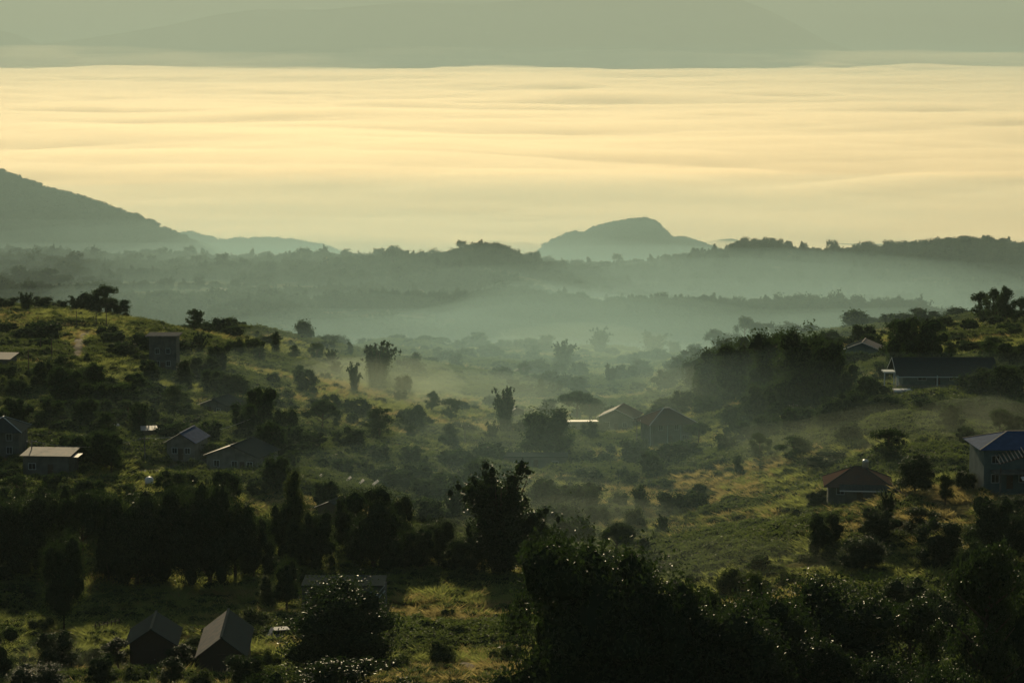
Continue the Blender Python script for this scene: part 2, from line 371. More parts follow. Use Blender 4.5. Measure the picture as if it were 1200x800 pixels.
def trunk_mesh(seed, h, r0, limbs, crown_z, spread):
    rd = random.Random(seed); m = MB()
    top = Vector((rd.uniform(-.3, .3), rd.uniform(-.3, .3), h))
    pts = [Vector((0, 0, -0.6)), Vector((0.02 * h * rd.uniform(-1, 1), 0.0, h * .3)), Vector((0.05 * h * rd.uniform(-1, 1), 0.04 * h * rd.uniform(-1, 1), h * .65)), top]
    m.tube(pts, [r0 * 1.25, r0, r0 * .7, r0 * .3], 8)
    for i in range(limbs):
        a = i * 2.4 + rd.random(); z = crown_z + (h - crown_z) * i / max(1, limbs) * .8
        p = Vector((0, 0, z)); q = Vector((math.cos(a) * spread * .5, math.sin(a) * spread * .5, z + spread * .28)); e = Vector((math.cos(a) * spread, math.sin(a) * spread, z + spread * .6))
        m.tube([p, q, e], [r0 * .5, r0 * .32, r0 * .1], 5)
    me = bpy.data.meshes.new('trunk'); me.from_pydata(m.v, [], m.f); me.materials.append(M['bark']); me.update(); return me

def blobs_for(kind, seed):
    """Lobes of a 10 m tall tree of a kind; returns (blobs, width, limb height, spread)."""
    r = random.Random(seed); B = []
    if kind == 'round':
        B.append((0, 0, 5.3, 3.6, 4.1))
        for i in range(19):
            a = r.random() * 6.28; z = r.uniform(2.4, 8.6); d = 2.8 * math.sqrt(max(0.05, 1 - ((z - 5.2) / 4.4) ** 2))
            B.append((math.cos(a) * d, math.sin(a) * d, z, r.uniform(1.0, 1.8), r.uniform(.9, 1.5)))
        return B, 8.6, 2.2, 2.6
    if kind == 'broad':
        for i in range(17):
            a = r.random() * 6.28; d = math.sqrt(r.random()) * 4.4; z = 8.2 - 0.09 * d * d + r.uniform(-1.4, .4)
            B.append((math.cos(a) * d, math.sin(a) * d, z, r.uniform(1.1, 1.9), r.uniform(.7, 1.2)))
        B.append((0, 0, 7.2, 2.6, 1.5)); return B, 11.5, 3.4, 3.6
    if kind == 'loose':
        for i in range(24):
            a = r.random() * 6.28; z = r.uniform(3.2, 9.4); d = r.uniform(.6, 3.2) * (1 - abs(z - 6.2) / 6)
            B.append((math.cos(a) * d, math.sin(a) * d, z, r.uniform(.6, 1.35), r.uniform(.5, 1.1)))
        return B, 6.6, 3.4, 2.4
    if kind == 'slim':
        for i in range(11):
            z = 1.6 + 7.6 * i / 10; a = r.random() * 6.28; d = r.uniform(.1, .8)
            B.append((math.cos(a) * d, math.sin(a) * d, z, 1.75 * (1 - .6 * (z / 10) ** 2) * r.uniform(.75, 1.1), r.uniform(.9, 1.3)))
        return B, 4.4, 1.5, 1.0
    if kind == 'bamboo':
        for i in range(15):
            a = i * 2.4 + r.random() * .5; R = r.uniform(1.2, 3.9) * (1 if i % 3 else .6); Ht = 10.2 - .5 * R + r.uniform(-3.2, .2)
            for t in (0.2, .38, .54, .68, .8, .9, .97, 1.0):
                x = R * (.45 * t + .55 * t ** 3) + (.5 if t == 1 else 0); z = Ht * (1.12 * t - .12 * t ** 4) - (.7 if t == 1 else 0); k = .45 + .75 * math.sin(math.pi * t ** .75) * r.uniform(.8, 1.2)
                B.append((math.cos(a) * x + r.uniform(-.2, .2), math.sin(a) * x + r.uniform(-.2, .2), z, k * (.9 if t < .9 else .75), k))
        B.append((0, 0, 3.4, 2.0, 3.2))
        return B, 8.6, 1.0, .5
    if kind == 'mass':      # dense crown down to the ground, lumpy
        for i in range(22):
            a = r.random() * 6.28; z = r.uniform(1.0, 8.8); d = 3.9 * (1 - (z / 10.5) ** 2.2) ** .5 * r.uniform(.6, 1)
            B.append((math.cos(a) * d, math.sin(a) * d, z, r.uniform(1.1, 1.9), r.uniform(1.0, 1.7)))
        B.append((0, 0, 4.2, 3.1, 4.2)); return B, 9.6, 1.2, 2.4
    if kind == 'bush':      # 4 m proto
        for i in range(10):
            a = r.random() * 6.28; d = r.uniform(.3, 1.7); z = r.uniform(.5, 2.9) * (1 - d / 3.4)
            B.append((math.cos(a) * d, math.sin(a) * d, z + .35, r.uniform(.7, 1.15), r.uniform(.6, 1.0)))
        return B, 5.2, .3, 1.0
    raise ValueError(kind)

PROTO = {}
LEAFM = {'round': 'leaf_dark', 'broad': 'leaf_dark', 'loose': 'leaf_dark', 'slim': 'leaf_mid', 'bamboo': 'leaf_dark', 'mass': 'leaf_dark', 'bush': 'leaf_mid'}
def proto(kind, var, lod):
    k = (kind, var, lod)
    if k not in PROTO:
        B, W, lz, sp = blobs_for(kind, 100 * var + len(kind))
        n, size = {'near': (13000, .27), 'mid': (4200, .44), 'far': (1300, .75)}[lod]
        if kind == 'loose': n = int(n * .8)
        if kind == 'bush': n, size = int(n * .45), size * .75
        if kind == 'bamboo': n = int(n * 1.2)
        cr = crown_mesh('crown', B, n, size, var * 31 + 5, M[LEAFM[kind] if lod == 'near' or kind == 'bush' else 'leaf_matte'], core=0.45 if kind == 'loose' else (.6 if kind == 'bamboo' else .74), fill=.4 if kind == 'loose' else .25)
        if kind == 'bamboo':
            m = MB(); rd = random.Random(var)
            for i in range(16):
                a = i * 2.4; R = rd.uniform(.3, 2.4); m.tube([(math.cos(a) * .3, math.sin(a) * .3, -.5), (math.cos(a) * R * .25, math.sin(a) * R * .25, 4), (math.cos(a) * R, math.sin(a) * R, 7.6)], [.07, .06, .03], 5)
            tr = bpy.data.meshes.new('culms'); tr.from_pydata(m.v, [], m.f); tr.materials.append(M['bark']); tr.update()
        elif kind == 'bush': tr = None
        else: tr = trunk_mesh(var, {'broad': 7.4, 'round': 6.4, 'loose': 8.8, 'slim': 8.6, 'mass': 6}[kind], {'broad': .32, 'round': .28, 'loose': .2, 'slim': .17, 'mass': .3}[kind], {'loose': 9, 'broad': 7, 'round': 6}.get(kind, 4), lz, sp)
        PROTO[k] = (cr, tr, W)
    return PROTO[k]
TAKEN = []
def plant(px, py, wpx, hpx, kind, label, group=None, var=None, name=None, cat='tree', at=None, rnd=random, ymin=0):
    p = at or hit(px, py, ymin, 1180); s = p.y / F; h = hpx * s; w = wpx * s
    lod = 'near' if p.y < 370 else ('mid' if p.y < 720 else 'far')
    v = var if var is not None else rnd.randrange(3)
    cr, tr, W = proto(kind, v, lod)
    h0 = 4.0 if kind == 'bush' else 10.0
    nm = name or {'bamboo': 'bamboo_clump', 'bush': 'shrub'}.get(kind, 'tree')
    rz = rnd.random() * 6.28; scl = (w / W, w / W, h / h0)
    TAKEN.append((p.x, p.y, w / 2))
    if tr is None:
        o = link(nm, cr); o.location = p; o.rotation_euler = (0, 0, rz); o.scale = scl
        return tag(o, label, cat, group)
    o = empty(nm, p, rz, scl); tag(o, label, cat, group)
    link('crown', cr, o); link('culms' if kind == 'bamboo' else 'trunk', tr, o)
    return o


# ------------------------------------------------------------------ where houses stand and tracks run (keeps the scrub off them)
CLEAR, TRACKS = [], []
HOUSES = {}   # key: (px, base row, width px, depth m)
for k, v in {
 'edge': (0, 540, 46, 8), 'lit_shed': (54, 560, 55, 6), 'blue_left': (212, 541, 34, 8), 'strip_shed': (178, 520, 22, 2), 'slope_shed': (250, 490, 34, 7),
 'long_left': (272, 556, 66, 9), 'in_trees': (387, 614, 32, 5), 'low_grey': (628, 554, 76, 5), 'gable_mid': (722, 507, 42, 9), 'annex_mid': (679, 508, 42, 5),
 'hip_mid': (788, 523, 50, 8), 'small_mid': (606, 492, 18, 4), 'far_mid': (614, 442, 22, 5), 'far_tiny': (562, 428, 13, 4), 'long_right': (1109, 459, 104, 9),
 'wooded': (1010, 428, 40, 8), 'white_box': (1059, 471, 20, 3), 'shelter': (960, 487, 20, 2.5), 'tank_house': (1006, 590, 72, 8), 'big_right': (1200, 578, 98, 9),
 'barn_a': (178, 787, 52, 7), 'barn_b': (260, 792, 54, 12), 'stair_house': (402, 714, 98, 6), 'edge_top': (-6, 437, 34, 6), 'tower': (191, 436, 32, 6)}.items():
    p = hit(v[0], v[1]); p = p + Vector((0, 0, {'long_right': 1.3, 'big_right': .6, 'tank_house': .5, 'low_grey': .5, 'wooded': .6}.get(k, 0.2))); HOUSES[k] = (p, v[2] * p.y / F, v[3])
    CLEAR.append((p.x, p.y + v[3] / 2, max(HOUSES[k][1], v[3]) * .62 + .6))
    if v[0] > 0: CLEAR.append((p.x, p.y - 2.5, HOUSES[k][1] * .45))
def track(name, pts, w, m, lift=.1, label=None):
    P = [hit(*q) for q in pts]; XY = []
    for a_, b_ in zip(P[:-1], P[1:]):
        n = max(2, int((b_ - a_).length / 1.2)); XY += [a_.lerp(b_, i / n) for i in range(n)]
    XY.append(P[-1]); V = []; Fc = []; rd = random.Random(len(name) + len(pts)); k = 5
    for i, q in enumerate(XY):
        d = (XY[min(i + 1, len(XY) - 1)] - XY[max(i - 1, 0)]); n = Vector((-d.y, d.x, 0)).normalized(); ww = w * (1 + .25 * math.sin(i * .7) + rd.uniform(-.12, .12)) if not callable(w) else w(i / len(XY))
        for t in range(k):
            s_ = -1 + 2 * t / (k - 1); x, y = q.x + n.x * ww * s_, q.y + n.y * ww * s_; V.append((x, y, H(x, y) + (lift if 0 < t < k - 1 else -.1)))
    for i in range(len(XY) - 1):
        for t in range(k - 1): Fc.append((i * k + t, i * k + t + 1, (i + 1) * k + t + 1, (i + 1) * k + t))
    me = bpy.data.meshes.new(name); me.from_pydata(V, [], Fc); me.materials.append(m); me.update(); tag(link(name, me), kind='structure')
    ww = w if not callable(w) else 2.5
    TRACKS.append([((a_.x, a_.y), (b_.x, b_.y), ww) for a_, b_ in zip(XY[:-1:3], XY[3::3])])
track('path', [(471, 716), (488, 722), (505, 732), (525, 750), (545, 772), (560, 800)], .9, M['dirt'])
track('path', [(88, 422), (92, 408), (97, 397), (102, 388)], lambda t: .9 + 2.3 * t, M['dirt'])
track('road', [(150, 556), (190, 550), (225, 543), (250, 538), (300, 560)], 2.0, M['road'])
track('path', [(668, 549), (684, 546), (700, 547), (722, 542)], 1.3, M['dirt'])
track('path', [(740, 556), (790, 553), (850, 556), (905, 555)], 1.0, M['dirt'])
track('path', [(790, 530), (830, 528), (860, 532)], 1.2, M['road'])
track('path', [(520, 470), (500, 480), (497, 492)], 1.2, M['dirt'])

# ------------------------------------------------------------------ hills and mountains
def ridge(name, Y, half, crest, base_drop, seed, nx=400, rough=1.0, label=None, px0=None, px1=None):
    """A long hill at distance Y whose crest follows (column, row) pairs; real depth 2*half."""
    cx = [c[0] for c in crest]
    X0, X1 = u_of(px0 if px0 is not None else cx[0], 200) * Y, u_of(px1 if px1 is not None else cx[-1], 200) * Y
    xs = np.linspace(X0, X1, nx); hs = np.interp(xs, [u_of(c[0], c[1]) * Y for c in crest], [-Y * slope_of(c[1]) for c in crest])
    ts = np.linspace(-1, 1, 61)
    T, Xg = np.meshgrid(ts, xs, indexing='ij'); Hs = np.broadcast_to(hs, T.shape)
    prof = (1 - np.abs(T) ** 1.25) * (1 + 0.0 * T)
    Hh = Hs + base_drop
    n = fbm(Xg / (half * .5), T * 3 + seed, 5, seed) * .16 * (1 - prof) * 1.6 + np.abs(fbm(Xg / (half * .3), T * 1.5, 4, seed + 3)) * -.10 * (1 - np.exp(-((1 - prof) * 6)))
    Z = -base_drop + Hh * (prof + n * rough * np.minimum(1, 4 * (1 - np.abs(T))))
    Yg = Y + T * half + half * .25 * fbm(Xg / (half * 1.5), T * 0, 3, seed + 9)
    me = grid_mesh(Xg, Yg, Z, [M['forest_floor']], name=name)
    return tag(link(name, me), kind='structure'), (Xg, Yg, Z)

mt1, S1 = ridge('mountain', 4300, 850, [(-700, 60), (-300, 120), (-60, 178), (0, 198), (30, 206), (60, 219), (95, 229), (130, 240), (165, 252), (190, 264), (215, 275), (240, 289), (262, 301), (330, 330), (420, 345)], 470, 21)
mt2, S2 = ridge('hill', 4950, 420, [(-100, 290), (180, 290), (225, 271), (245, 274), (265, 280), (300, 279), (330, 281), (360, 286), (385, 293), (410, 304), (450, 330)], 480, 33)
mt3, S3 = ridge('hill', 4700, 330, [(570, 345), (622, 318), (632, 302), (640, 292), (655, 285), (672, 278), (687, 280), (691, 274), (715, 268), (740, 263), (757, 262), (768, 266), (777, 274), (786, 284), (800, 283), (815, 288), (835, 294), (850, 305), (880, 345)], 480, 45)
mt4, S4 = ridge('hill', 5400, 320, [(-300, 310), (380, 310), (420, 305), (440, 298), (462, 292), (480, 294), (492, 302), (520, 300), (545, 290), (568, 281), (585, 280), (600, 283), (612, 281), (632, 284), (642, 292), (700, 300), (780, 310), (830, 287), (850, 281), (862, 280), (880, 288), (920, 310), (1050, 325), (1500, 330)], 490, 57, nx=400)
mt5, S5 = ridge('mountain', 38500, 1600, [(-900, 60), (-300, 50), (-20, 38), (0, 35), (22, 41), (45, 52), (70, 50), (110, 44), (150, 38), (200, 28), (250, 17), (300, 11), (380, 12), (470, 4), (560, 5), (700, -6), (800, -8), (870, -1), (905, 14), (935, 30), (970, 50), (1000, 60), (1100, 66), (1500, 70)], 470, 61, nx=400, rough=.4)
mt6, S6 = ridge('mountain', 45500, 2600, [(-900, 0), (-200, -8), (60, -4), (180, -2), (300, -18), (480, -28), (700, -35), (850, -30), (900, -22), (1000, -26), (1150, -24), (1260, -30), (1900, -40)], 470, 72, nx=300, rough=.4)

# ------------------------------------------------------------------ sea of fog far below
def fog_sea():
    ys = np.geomspace(3850, 44000, 660); us = np.linspace(-0.42, 0.42, 300)
    Yg, Ug = np.meshgrid(ys, us, indexing='ij'); Xg = Ug * Yg
    z = -482 + 32 * fbm(Xg / 1900 + .5 * vnoise(Yg / 1500, Xg / 2000, 3), Yg / 1500, 3, 81) + 30 * fbm(Xg / 7000, Yg / 3600, 3, 91) + 8 * np.abs(fbm(Xg / 600, Yg / 700, 3, 99))
    n, k = z.shape; V = np.stack([Xg, Yg, z], -1).reshape(-1, 3); W = V.copy(); W[:, 2] = -640
    q = (np.arange(n - 1)[:, None] * k + np.arange(k - 1)[None]).ravel(); top = np.stack([q, q + 1, q + k + 1, q + k], 1); bot = (top + n * k)[:, ::-1]
    def wall(e): e = np.asarray(e); return np.stack([e[:-1], e[:-1] + n * k, e[1:] + n * k, e[1:]], 1)
    row = np.arange(k); col = np.arange(n) * k
    sides = np.concatenate([wall(row), wall((n - 1) * k + row[::-1]), wall(col[::-1]), wall(col + k - 1)])
    me = mesh_np('fog_sea', np.concatenate([V, W]), np.concatenate([top, bot, sides]), None, [vol_mat('fog', FOG_COL, FOG_D, FOG_G)])
    return tag(link('fog_sea', me), kind='stuff')
FOG_COL, FOG_D, FOG_G = (1.0, 0.84, 0.62), 0.0045, 0.62  # white fog; the low sun's warmth is put into its colour
fog_sea()

# ------------------------------------------------------------------ scattered cover (uncountable)
def scatter(name, P, rot, scl, idx, protos):
    """One object: copies of the given meshes on the points P."""
    me = bpy.data.meshes.new(name); me.vertices.add(len(P)); me.vertices.foreach_set('co', np.asarray(P, np.float32).ravel())
    for nm, ty_, data in (('rz', 'FLOAT', rot), ('idx', 'INT', idx)):
        at = me.attributes.new(nm, ty_, 'POINT'); at.data.foreach_set('value', np.asarray(data, np.float32 if ty_ == 'FLOAT' else np.int32))
    at = me.attributes.new('scl', 'FLOAT_VECTOR', 'POINT'); at.data.foreach_set('vector', np.asarray(scl, np.float32).ravel())
    o = link(name, me)
    pc = bpy.data.collections.new(name + '_kinds')
    for i, pm in enumerate(protos):
        q = bpy.data.objects.new('%s_kind_%02d' % (name, i), pm); pc.objects.link(q)
    g = bpy.data.node_groups.new(name, 'GeometryNodeTree')
    g.interface.new_socket('Geometry', in_out='INPUT', socket_type='NodeSocketGeometry'); g.interface.new_socket('Geometry', in_out='OUTPUT', socket_type='NodeSocketGeometry')
    N = g.nodes; L = g.links; gi = N.new('NodeGroupInput'); go = N.new('NodeGroupOutput')
    ip = N.new('GeometryNodeInstanceOnPoints'); ci = N.new('GeometryNodeCollectionInfo')
    ci.inputs['Collection'].default_value = pc; ci.inputs['Separate Children'].default_value = True; ci.inputs['Reset Children'].default_value = True
    ip.inputs['Pick Instance'].default_value = True
    def attr(n, t):
        a = N.new('GeometryNodeInputNamedAttribute'); a.data_type = t; a.inputs['Name'].default_value = n; return a.outputs[0]
    cx = N.new('ShaderNodeCombineXYZ'); L.new(attr('rz', 'FLOAT'), cx.inputs[2])
    e2r = N.new('FunctionNodeEulerToRotation'); L.new(cx.outputs[0], e2r.inputs[0])
    L.new(gi.outputs[0], ip.inputs['Points']); L.new(ci.outputs[0], ip.inputs['Instance']); L.new(attr('idx', 'INT'), ip.inputs['Instance Index'])
    L.new(e2r.outputs[0], ip.inputs['Rotation']); L.new(attr('scl', 'FLOAT_VECTOR'), ip.inputs['Scale']); L.new(ip.outputs[0], go.inputs[0])
    md = o.modifiers.new('scatter', 'NODES'); md.node_group = g
    return o

def tuft_mesh(seed, n, hgt, spread, m, width=.05):
    r = np.random.default_rng(seed); a = r.random(n) * 6.28; d = np.sqrt(r.random(n)) * spread
    b = np.stack([np.cos(a) * d, np.sin(a) * d, np.full(n, -.1)], 1); dr = np.stack([np.cos(a) * .5, np.sin(a) * .5, np.ones(n)], 1) + .45 * r.normal(size=(n, 3)) * [1, 1, .2]
    h = hgt * r.uniform(.45, 1.15, n)[:, None]; mid = b + dr * h * .55; tip = b + dr * h + np.stack([np.cos(a), np.sin(a), -0.5 * np.ones(n)], 1) * h * .25
    sd_ = np.cross(dr, unit(n, r)); sd_ /= np.linalg.norm(sd_, axis=1)[:, None]; w = width * r.uniform(.6, 1.4, n)[:, None]
    V = np.stack([b - sd_ * w, b + sd_ * w, mid + sd_ * w, mid - sd_ * w, tip], 1).reshape(-1, 3)
    k = np.arange(n)[:, None] * 5
    return mesh_np('tuft', V, k + [[0, 1, 2, 3]], k + [[3, 2, 4]], [m])
def small_bush(seed, n, size, m):
    r = random.Random(seed); B = [(r.uniform(-.5, .5), r.uniform(-.5, .5), r.uniform(.25, .75), r.uniform(.35, .6), r.uniform(.3, .5)) for _ in range(6)]
    return crown_mesh('weed', B, n, size, seed, m, core=.6, fill=.4)

def shadowed(x, y): return 0
def cover():
    N = 330000
    y = 205 + (1250 - 205) * rng.random(N) ** 1.0; keep = rng.random(N) < (0.42 + .58 * np.clip(y / 900, 0, 1)) * np.clip(1.15 - y / 2600, .5, 1); y = y[keep]
    x = (rng.random(len(y)) * 2 - 1) * 0.235 * y
    z = height(x, y)
    # drop what lies below the brow
    r = z / y; n1 = fbm(x / 38, y / 26, 4, 141); n2 = fbm(x / 7, y / 5, 3, 151)
    keep = (n2 + .45 * n1 > -.42) & ((y < 1020) | (r > -.15)); x, y, z, n1, n2 = [a[keep] for a in (x, y, z, n1, n2)]
    for (cx_, cy_, rr) in CLEAR:
        k = (x - cx_) ** 2 + (y - cy_) ** 2 > rr * rr; x, y, z, n1, n2 = [a[k] for a in (x, y, z, n1, n2)]
    for seg in TRACKS:
        k = np.ones(len(x), bool)
        for (a0, b0), (a1, b1), w in seg:
            dx, dy = a1 - a0, b1 - b0; t = np.clip(((x - a0) * dx + (y - b0) * dy) / (dx * dx + dy * dy), 0, 1)
            k &= np.hypot(x - a0 - t * dx, y - b0 - t * dy) > w
        x, y, z, n1, n2 = [a[k] for a in (x, y, z, n1, n2)]
    weed = (n1 + .5 * n2 + .35 * rng.normal(size=len(x))) > 0.24
    weed |= rng.random(len(x)) < .16
    g = ~weed; s = (0.8 + .5 * rng.random(len(x))) * np.interp(y, [250, 500, 1100], [.95, 1.25, 2.1])
    protosG = [tuft_mesh(300 + i, 150, 1.0, .8, M['grass_blade'], .045) for i in range(4)] + [tuft_mesh(310 + i, 130, 1.0, .8, M['lit_dry_grass'], .04) for i in range(4)]
    protosW = [small_bush(400 + i, 420, .17, M['weed_leaf']) for i in range(4)]
    P = np.stack([x, y, z], 1)
    a = scatter('grass', P[g], rng.random(g.sum()) * 6.28, np.stack([s, s, s * rng.uniform(.5, 1.25, len(s))], 1)[g], (rng.integers(0, 4, len(x)) + 4 * ((fbm(x / 30, y / 22, 4, 171) + .35 * rng.normal(size=len(x))) > .28))[g], protosG); tag(a, 'tall grass growing in patches over the hillside', 'grass', kind='stuff')
    big = 1 + .9 * np.clip(n1, 0, 1); s2 = s * big
    b = scatter('undergrowth', P[weed], rng.random(weed.sum()) * 6.28, np.stack([s2 * 1.1, s2 * 1.1, s2 * .85], 1)[weed], rng.integers(0, 4, weed.sum()), protosW); tag(b, 'low leafy weeds and scrub covering the hillside', 'undergrowth', kind='stuff')
    print('cover', g.sum(), weed.sum())

def scrub():
    r = np.random.default_rng(808); N = 26000; y = 300 + 760 * r.random(N); x = r.uniform(-.235, .235, N) * y
    n = fbm(x / 45, y / 34, 4, 811); k = n + .25 * r.normal(size=N) > .33; x, y, n = x[k], y[k], n[k]
    px = 600 + x / y * F; k = ~((px > 440) & (px < 720) & (y < 345)) & ~((px > 60) & (px < 330) & (y < 330)); x, y, n = x[k], y[k], n[k]
    for (cx_, cy_, rr) in CLEAR:
        k = ((x - cx_) ** 2 + (y - cy_) ** 2 > (rr + 2) ** 2) & ~((np.abs(x - cx_ * y / max(cy_, 1)) < rr) & (y < cy_) & (y > cy_ - 22)); x, y, n = x[k], y[k], n[k]
    for seg in TRACKS:
        k = np.ones(len(x), bool)
        for (a0, b0), (a1, b1), w in seg: k &= np.hypot(x - a0, y - b0) > w + 3.5
        x, y, n = x[k], y[k], n[k]
    s = r.uniform(.25, .75, len(x)) * (1 + .5 * np.clip(n, 0, 1)) * np.interp(y, [300, 1000], [.8, 1.1])
    P = np.stack([x, y, height(x, y) - .15], 1)
    pr = [crown_mesh('thicket', blobs_for('bush', 900 + v)[0], 1500, .36, 910 + v, M['weed_leaf'], core=.62, fill=.35) for v in range(3)] + [proto('mass', 1, 'far')[0]]
    ix = r.integers(0, 3, len(x)); tall = r.random(len(x)) < .12; ix[tall] = 3; s = np.where(tall, s * .75, s)
    o = scatter('scrub', P, r.random(len(x)) * 6.28, np.stack([s * r.uniform(.9, 2.0, len(x)), s * 1.2, s * r.uniform(.6, 1.1, len(x))], 1), ix, pr); print('scrub', len(x))
    return tag(o, 'dense bushy scrub in thickets over the slopes', 'scrub', kind='stuff')

def far_protos():
    out = []
    for i, k in enumerate(['mass', 'round', 'bamboo', 'broad', 'round', 'slim']):
        B, W, *_ = blobs_for(k, 77 + i); n = 800
        me = crown_mesh('far_crown', B, n, 1.0, 500 + i, M['far_leaf'], core=.62); out.append(me)
    return out
FP = far_protos()
def wood(name, label, N, ylo, yhi, ulo, uhi, thr, seed, smin=.6, smax=1.25, fn=None, cell=90):
    r = np.random.default_rng(seed); y = r.uniform(ylo, yhi, N); x = r.uniform(ulo, uhi, N) * y
    n = fbm(x / cell, y / cell, 4, seed); k = n > thr
    if fn is not None: k &= fn(x, y, r)
    x, y, n = x[k], y[k], n[k]; z = height(x, y); s = r.uniform(smin, smax, len(x)) * (.85 + .3 * np.clip(n, 0, 1)) * np.where(r.random(len(x)) < .06, 1.45, 1)
    o = scatter(name, np.stack([x, y, z], 1), r.random(len(x)) * 6.28, np.stack([s * r.uniform(.85, 1.3, len(x)), s, s * r.uniform(.8, 1.15, len(x))], 1), r.integers(0, 6, len(x)), FP)
    print(name, len(x)); return tag(o, label, 'wood', kind='stuff')
wood('valley_wood', 'misty belt of trees along the nearer valley ridge', 9000, 1900, 2250, -.25, .25, -.75, 201, .8, 1.6, fn=lambda x, y, r: np.abs(x / y) < .24)
wood('valley_wood', 'scattered tree groups in the mist of the valley floor', 14000, 2250, 2800, -.26, .26, -.05, 205, .7, 1.5)
wood('ridge_wood', 'trees covering the farther valley ridge below the mountains', 16000, 2790, 3450, -.26, .26, -.75, 209, .8, 1.7)
wood('valley_wood', 'dim tree groups on the slope falling to the valley', 2500, 1350, 1900, -.25, .25, .1, 213)
def crest_wood(name, label, S, N, seed, smin, smax):
    Xg, Yg, Z = S; r = np.random.default_rng(seed); n, k = Z.shape
    i = (n * .16 + r.random(N) * n * .38).astype(int); j = r.integers(0, k - 1, N); f = r.random(N)
    x = Xg[i, j] * (1 - f) + Xg[i, j + 1] * f; y = Yg[i, j]; z = Z[i, j] * (1 - f) + Z[i, j + 1] * f
    s = r.uniform(smin, smax, N)
    o = scatter(name, np.stack([x, y, z - 2], 1), r.random(N) * 6.28, np.stack([s * 1.4, s * 1.4, s], 1), r.integers(0, 6, N), FP); return tag(o, label, 'wood', kind='stuff')
crest_wood('mountain_forest', 'forest covering the dark mountain on the left', S1, 16000, 301, .8, 1.7)
crest_wood('hill_forest', 'forest covering the flat topped hill rising from the fog', S3, 7000, 302, .8, 1.5)
crest_wood('hill_forest', 'forest on the low ridge beyond the left mountain', S2, 5000, 303, .8, 1.7)

# ------------------------------------------------------------------ haze and mist
def haze_box():
    m = MB().box(-16000, 16000, -400, 50000, -760, 1500)
    o = m.build('haze', vol_mat('haze', HAZE_COL, HAZE_D, HAZE_G)); return tag(o, kind='stuff')
haze_box()
_mm = {}
def mist(x, y, z, rx, ry, rz_, dens, rot=0.0, seed=0, lump=.22, col=None):
    """A low bank of mist: a lumpy flattened closed body of even density."""
    k = (round(dens, 7), col)
    if k not in _mm: _mm[k] = vol_mat('mist', col or MIST_COL, dens, MIST_G)
    V, T = ICO4; nz = 1 + lump * fbm(V[:, 0] * 2.1 + seed, V[:, 1] * 2.1 + V[:, 2] * 1.3, 3, 600 + seed)
    me = mesh_np('mist', V * nz[:, None] * [rx, ry, rz_], None, T, [_mm[k]], smooth=True)
    o = link('mist', me); o.location = (x, y, z); o.rotation_euler = (0, 0, rot); return tag(o, kind='stuff')
ICO4 = ico(4)
SUNLIT_COL = (0.80, 0.93, 0.70)  # direct sunlight on the mist pockets, put into their colour
def mist_at(px, py, wpx, thick, depth, dens, up=0.0, seed=0, y=None):
    p = hit(px, py) if y is None else Vector((u_of(px, py) * y, y, -y * slope_of(py)))
    w = wpx * p.y / F / 2
    return mist(p.x, p.y, p.z + up, w, depth / 2, thick, dens, seed=seed, col=SUNLIT_COL, lump=.12)
MK = 0.85
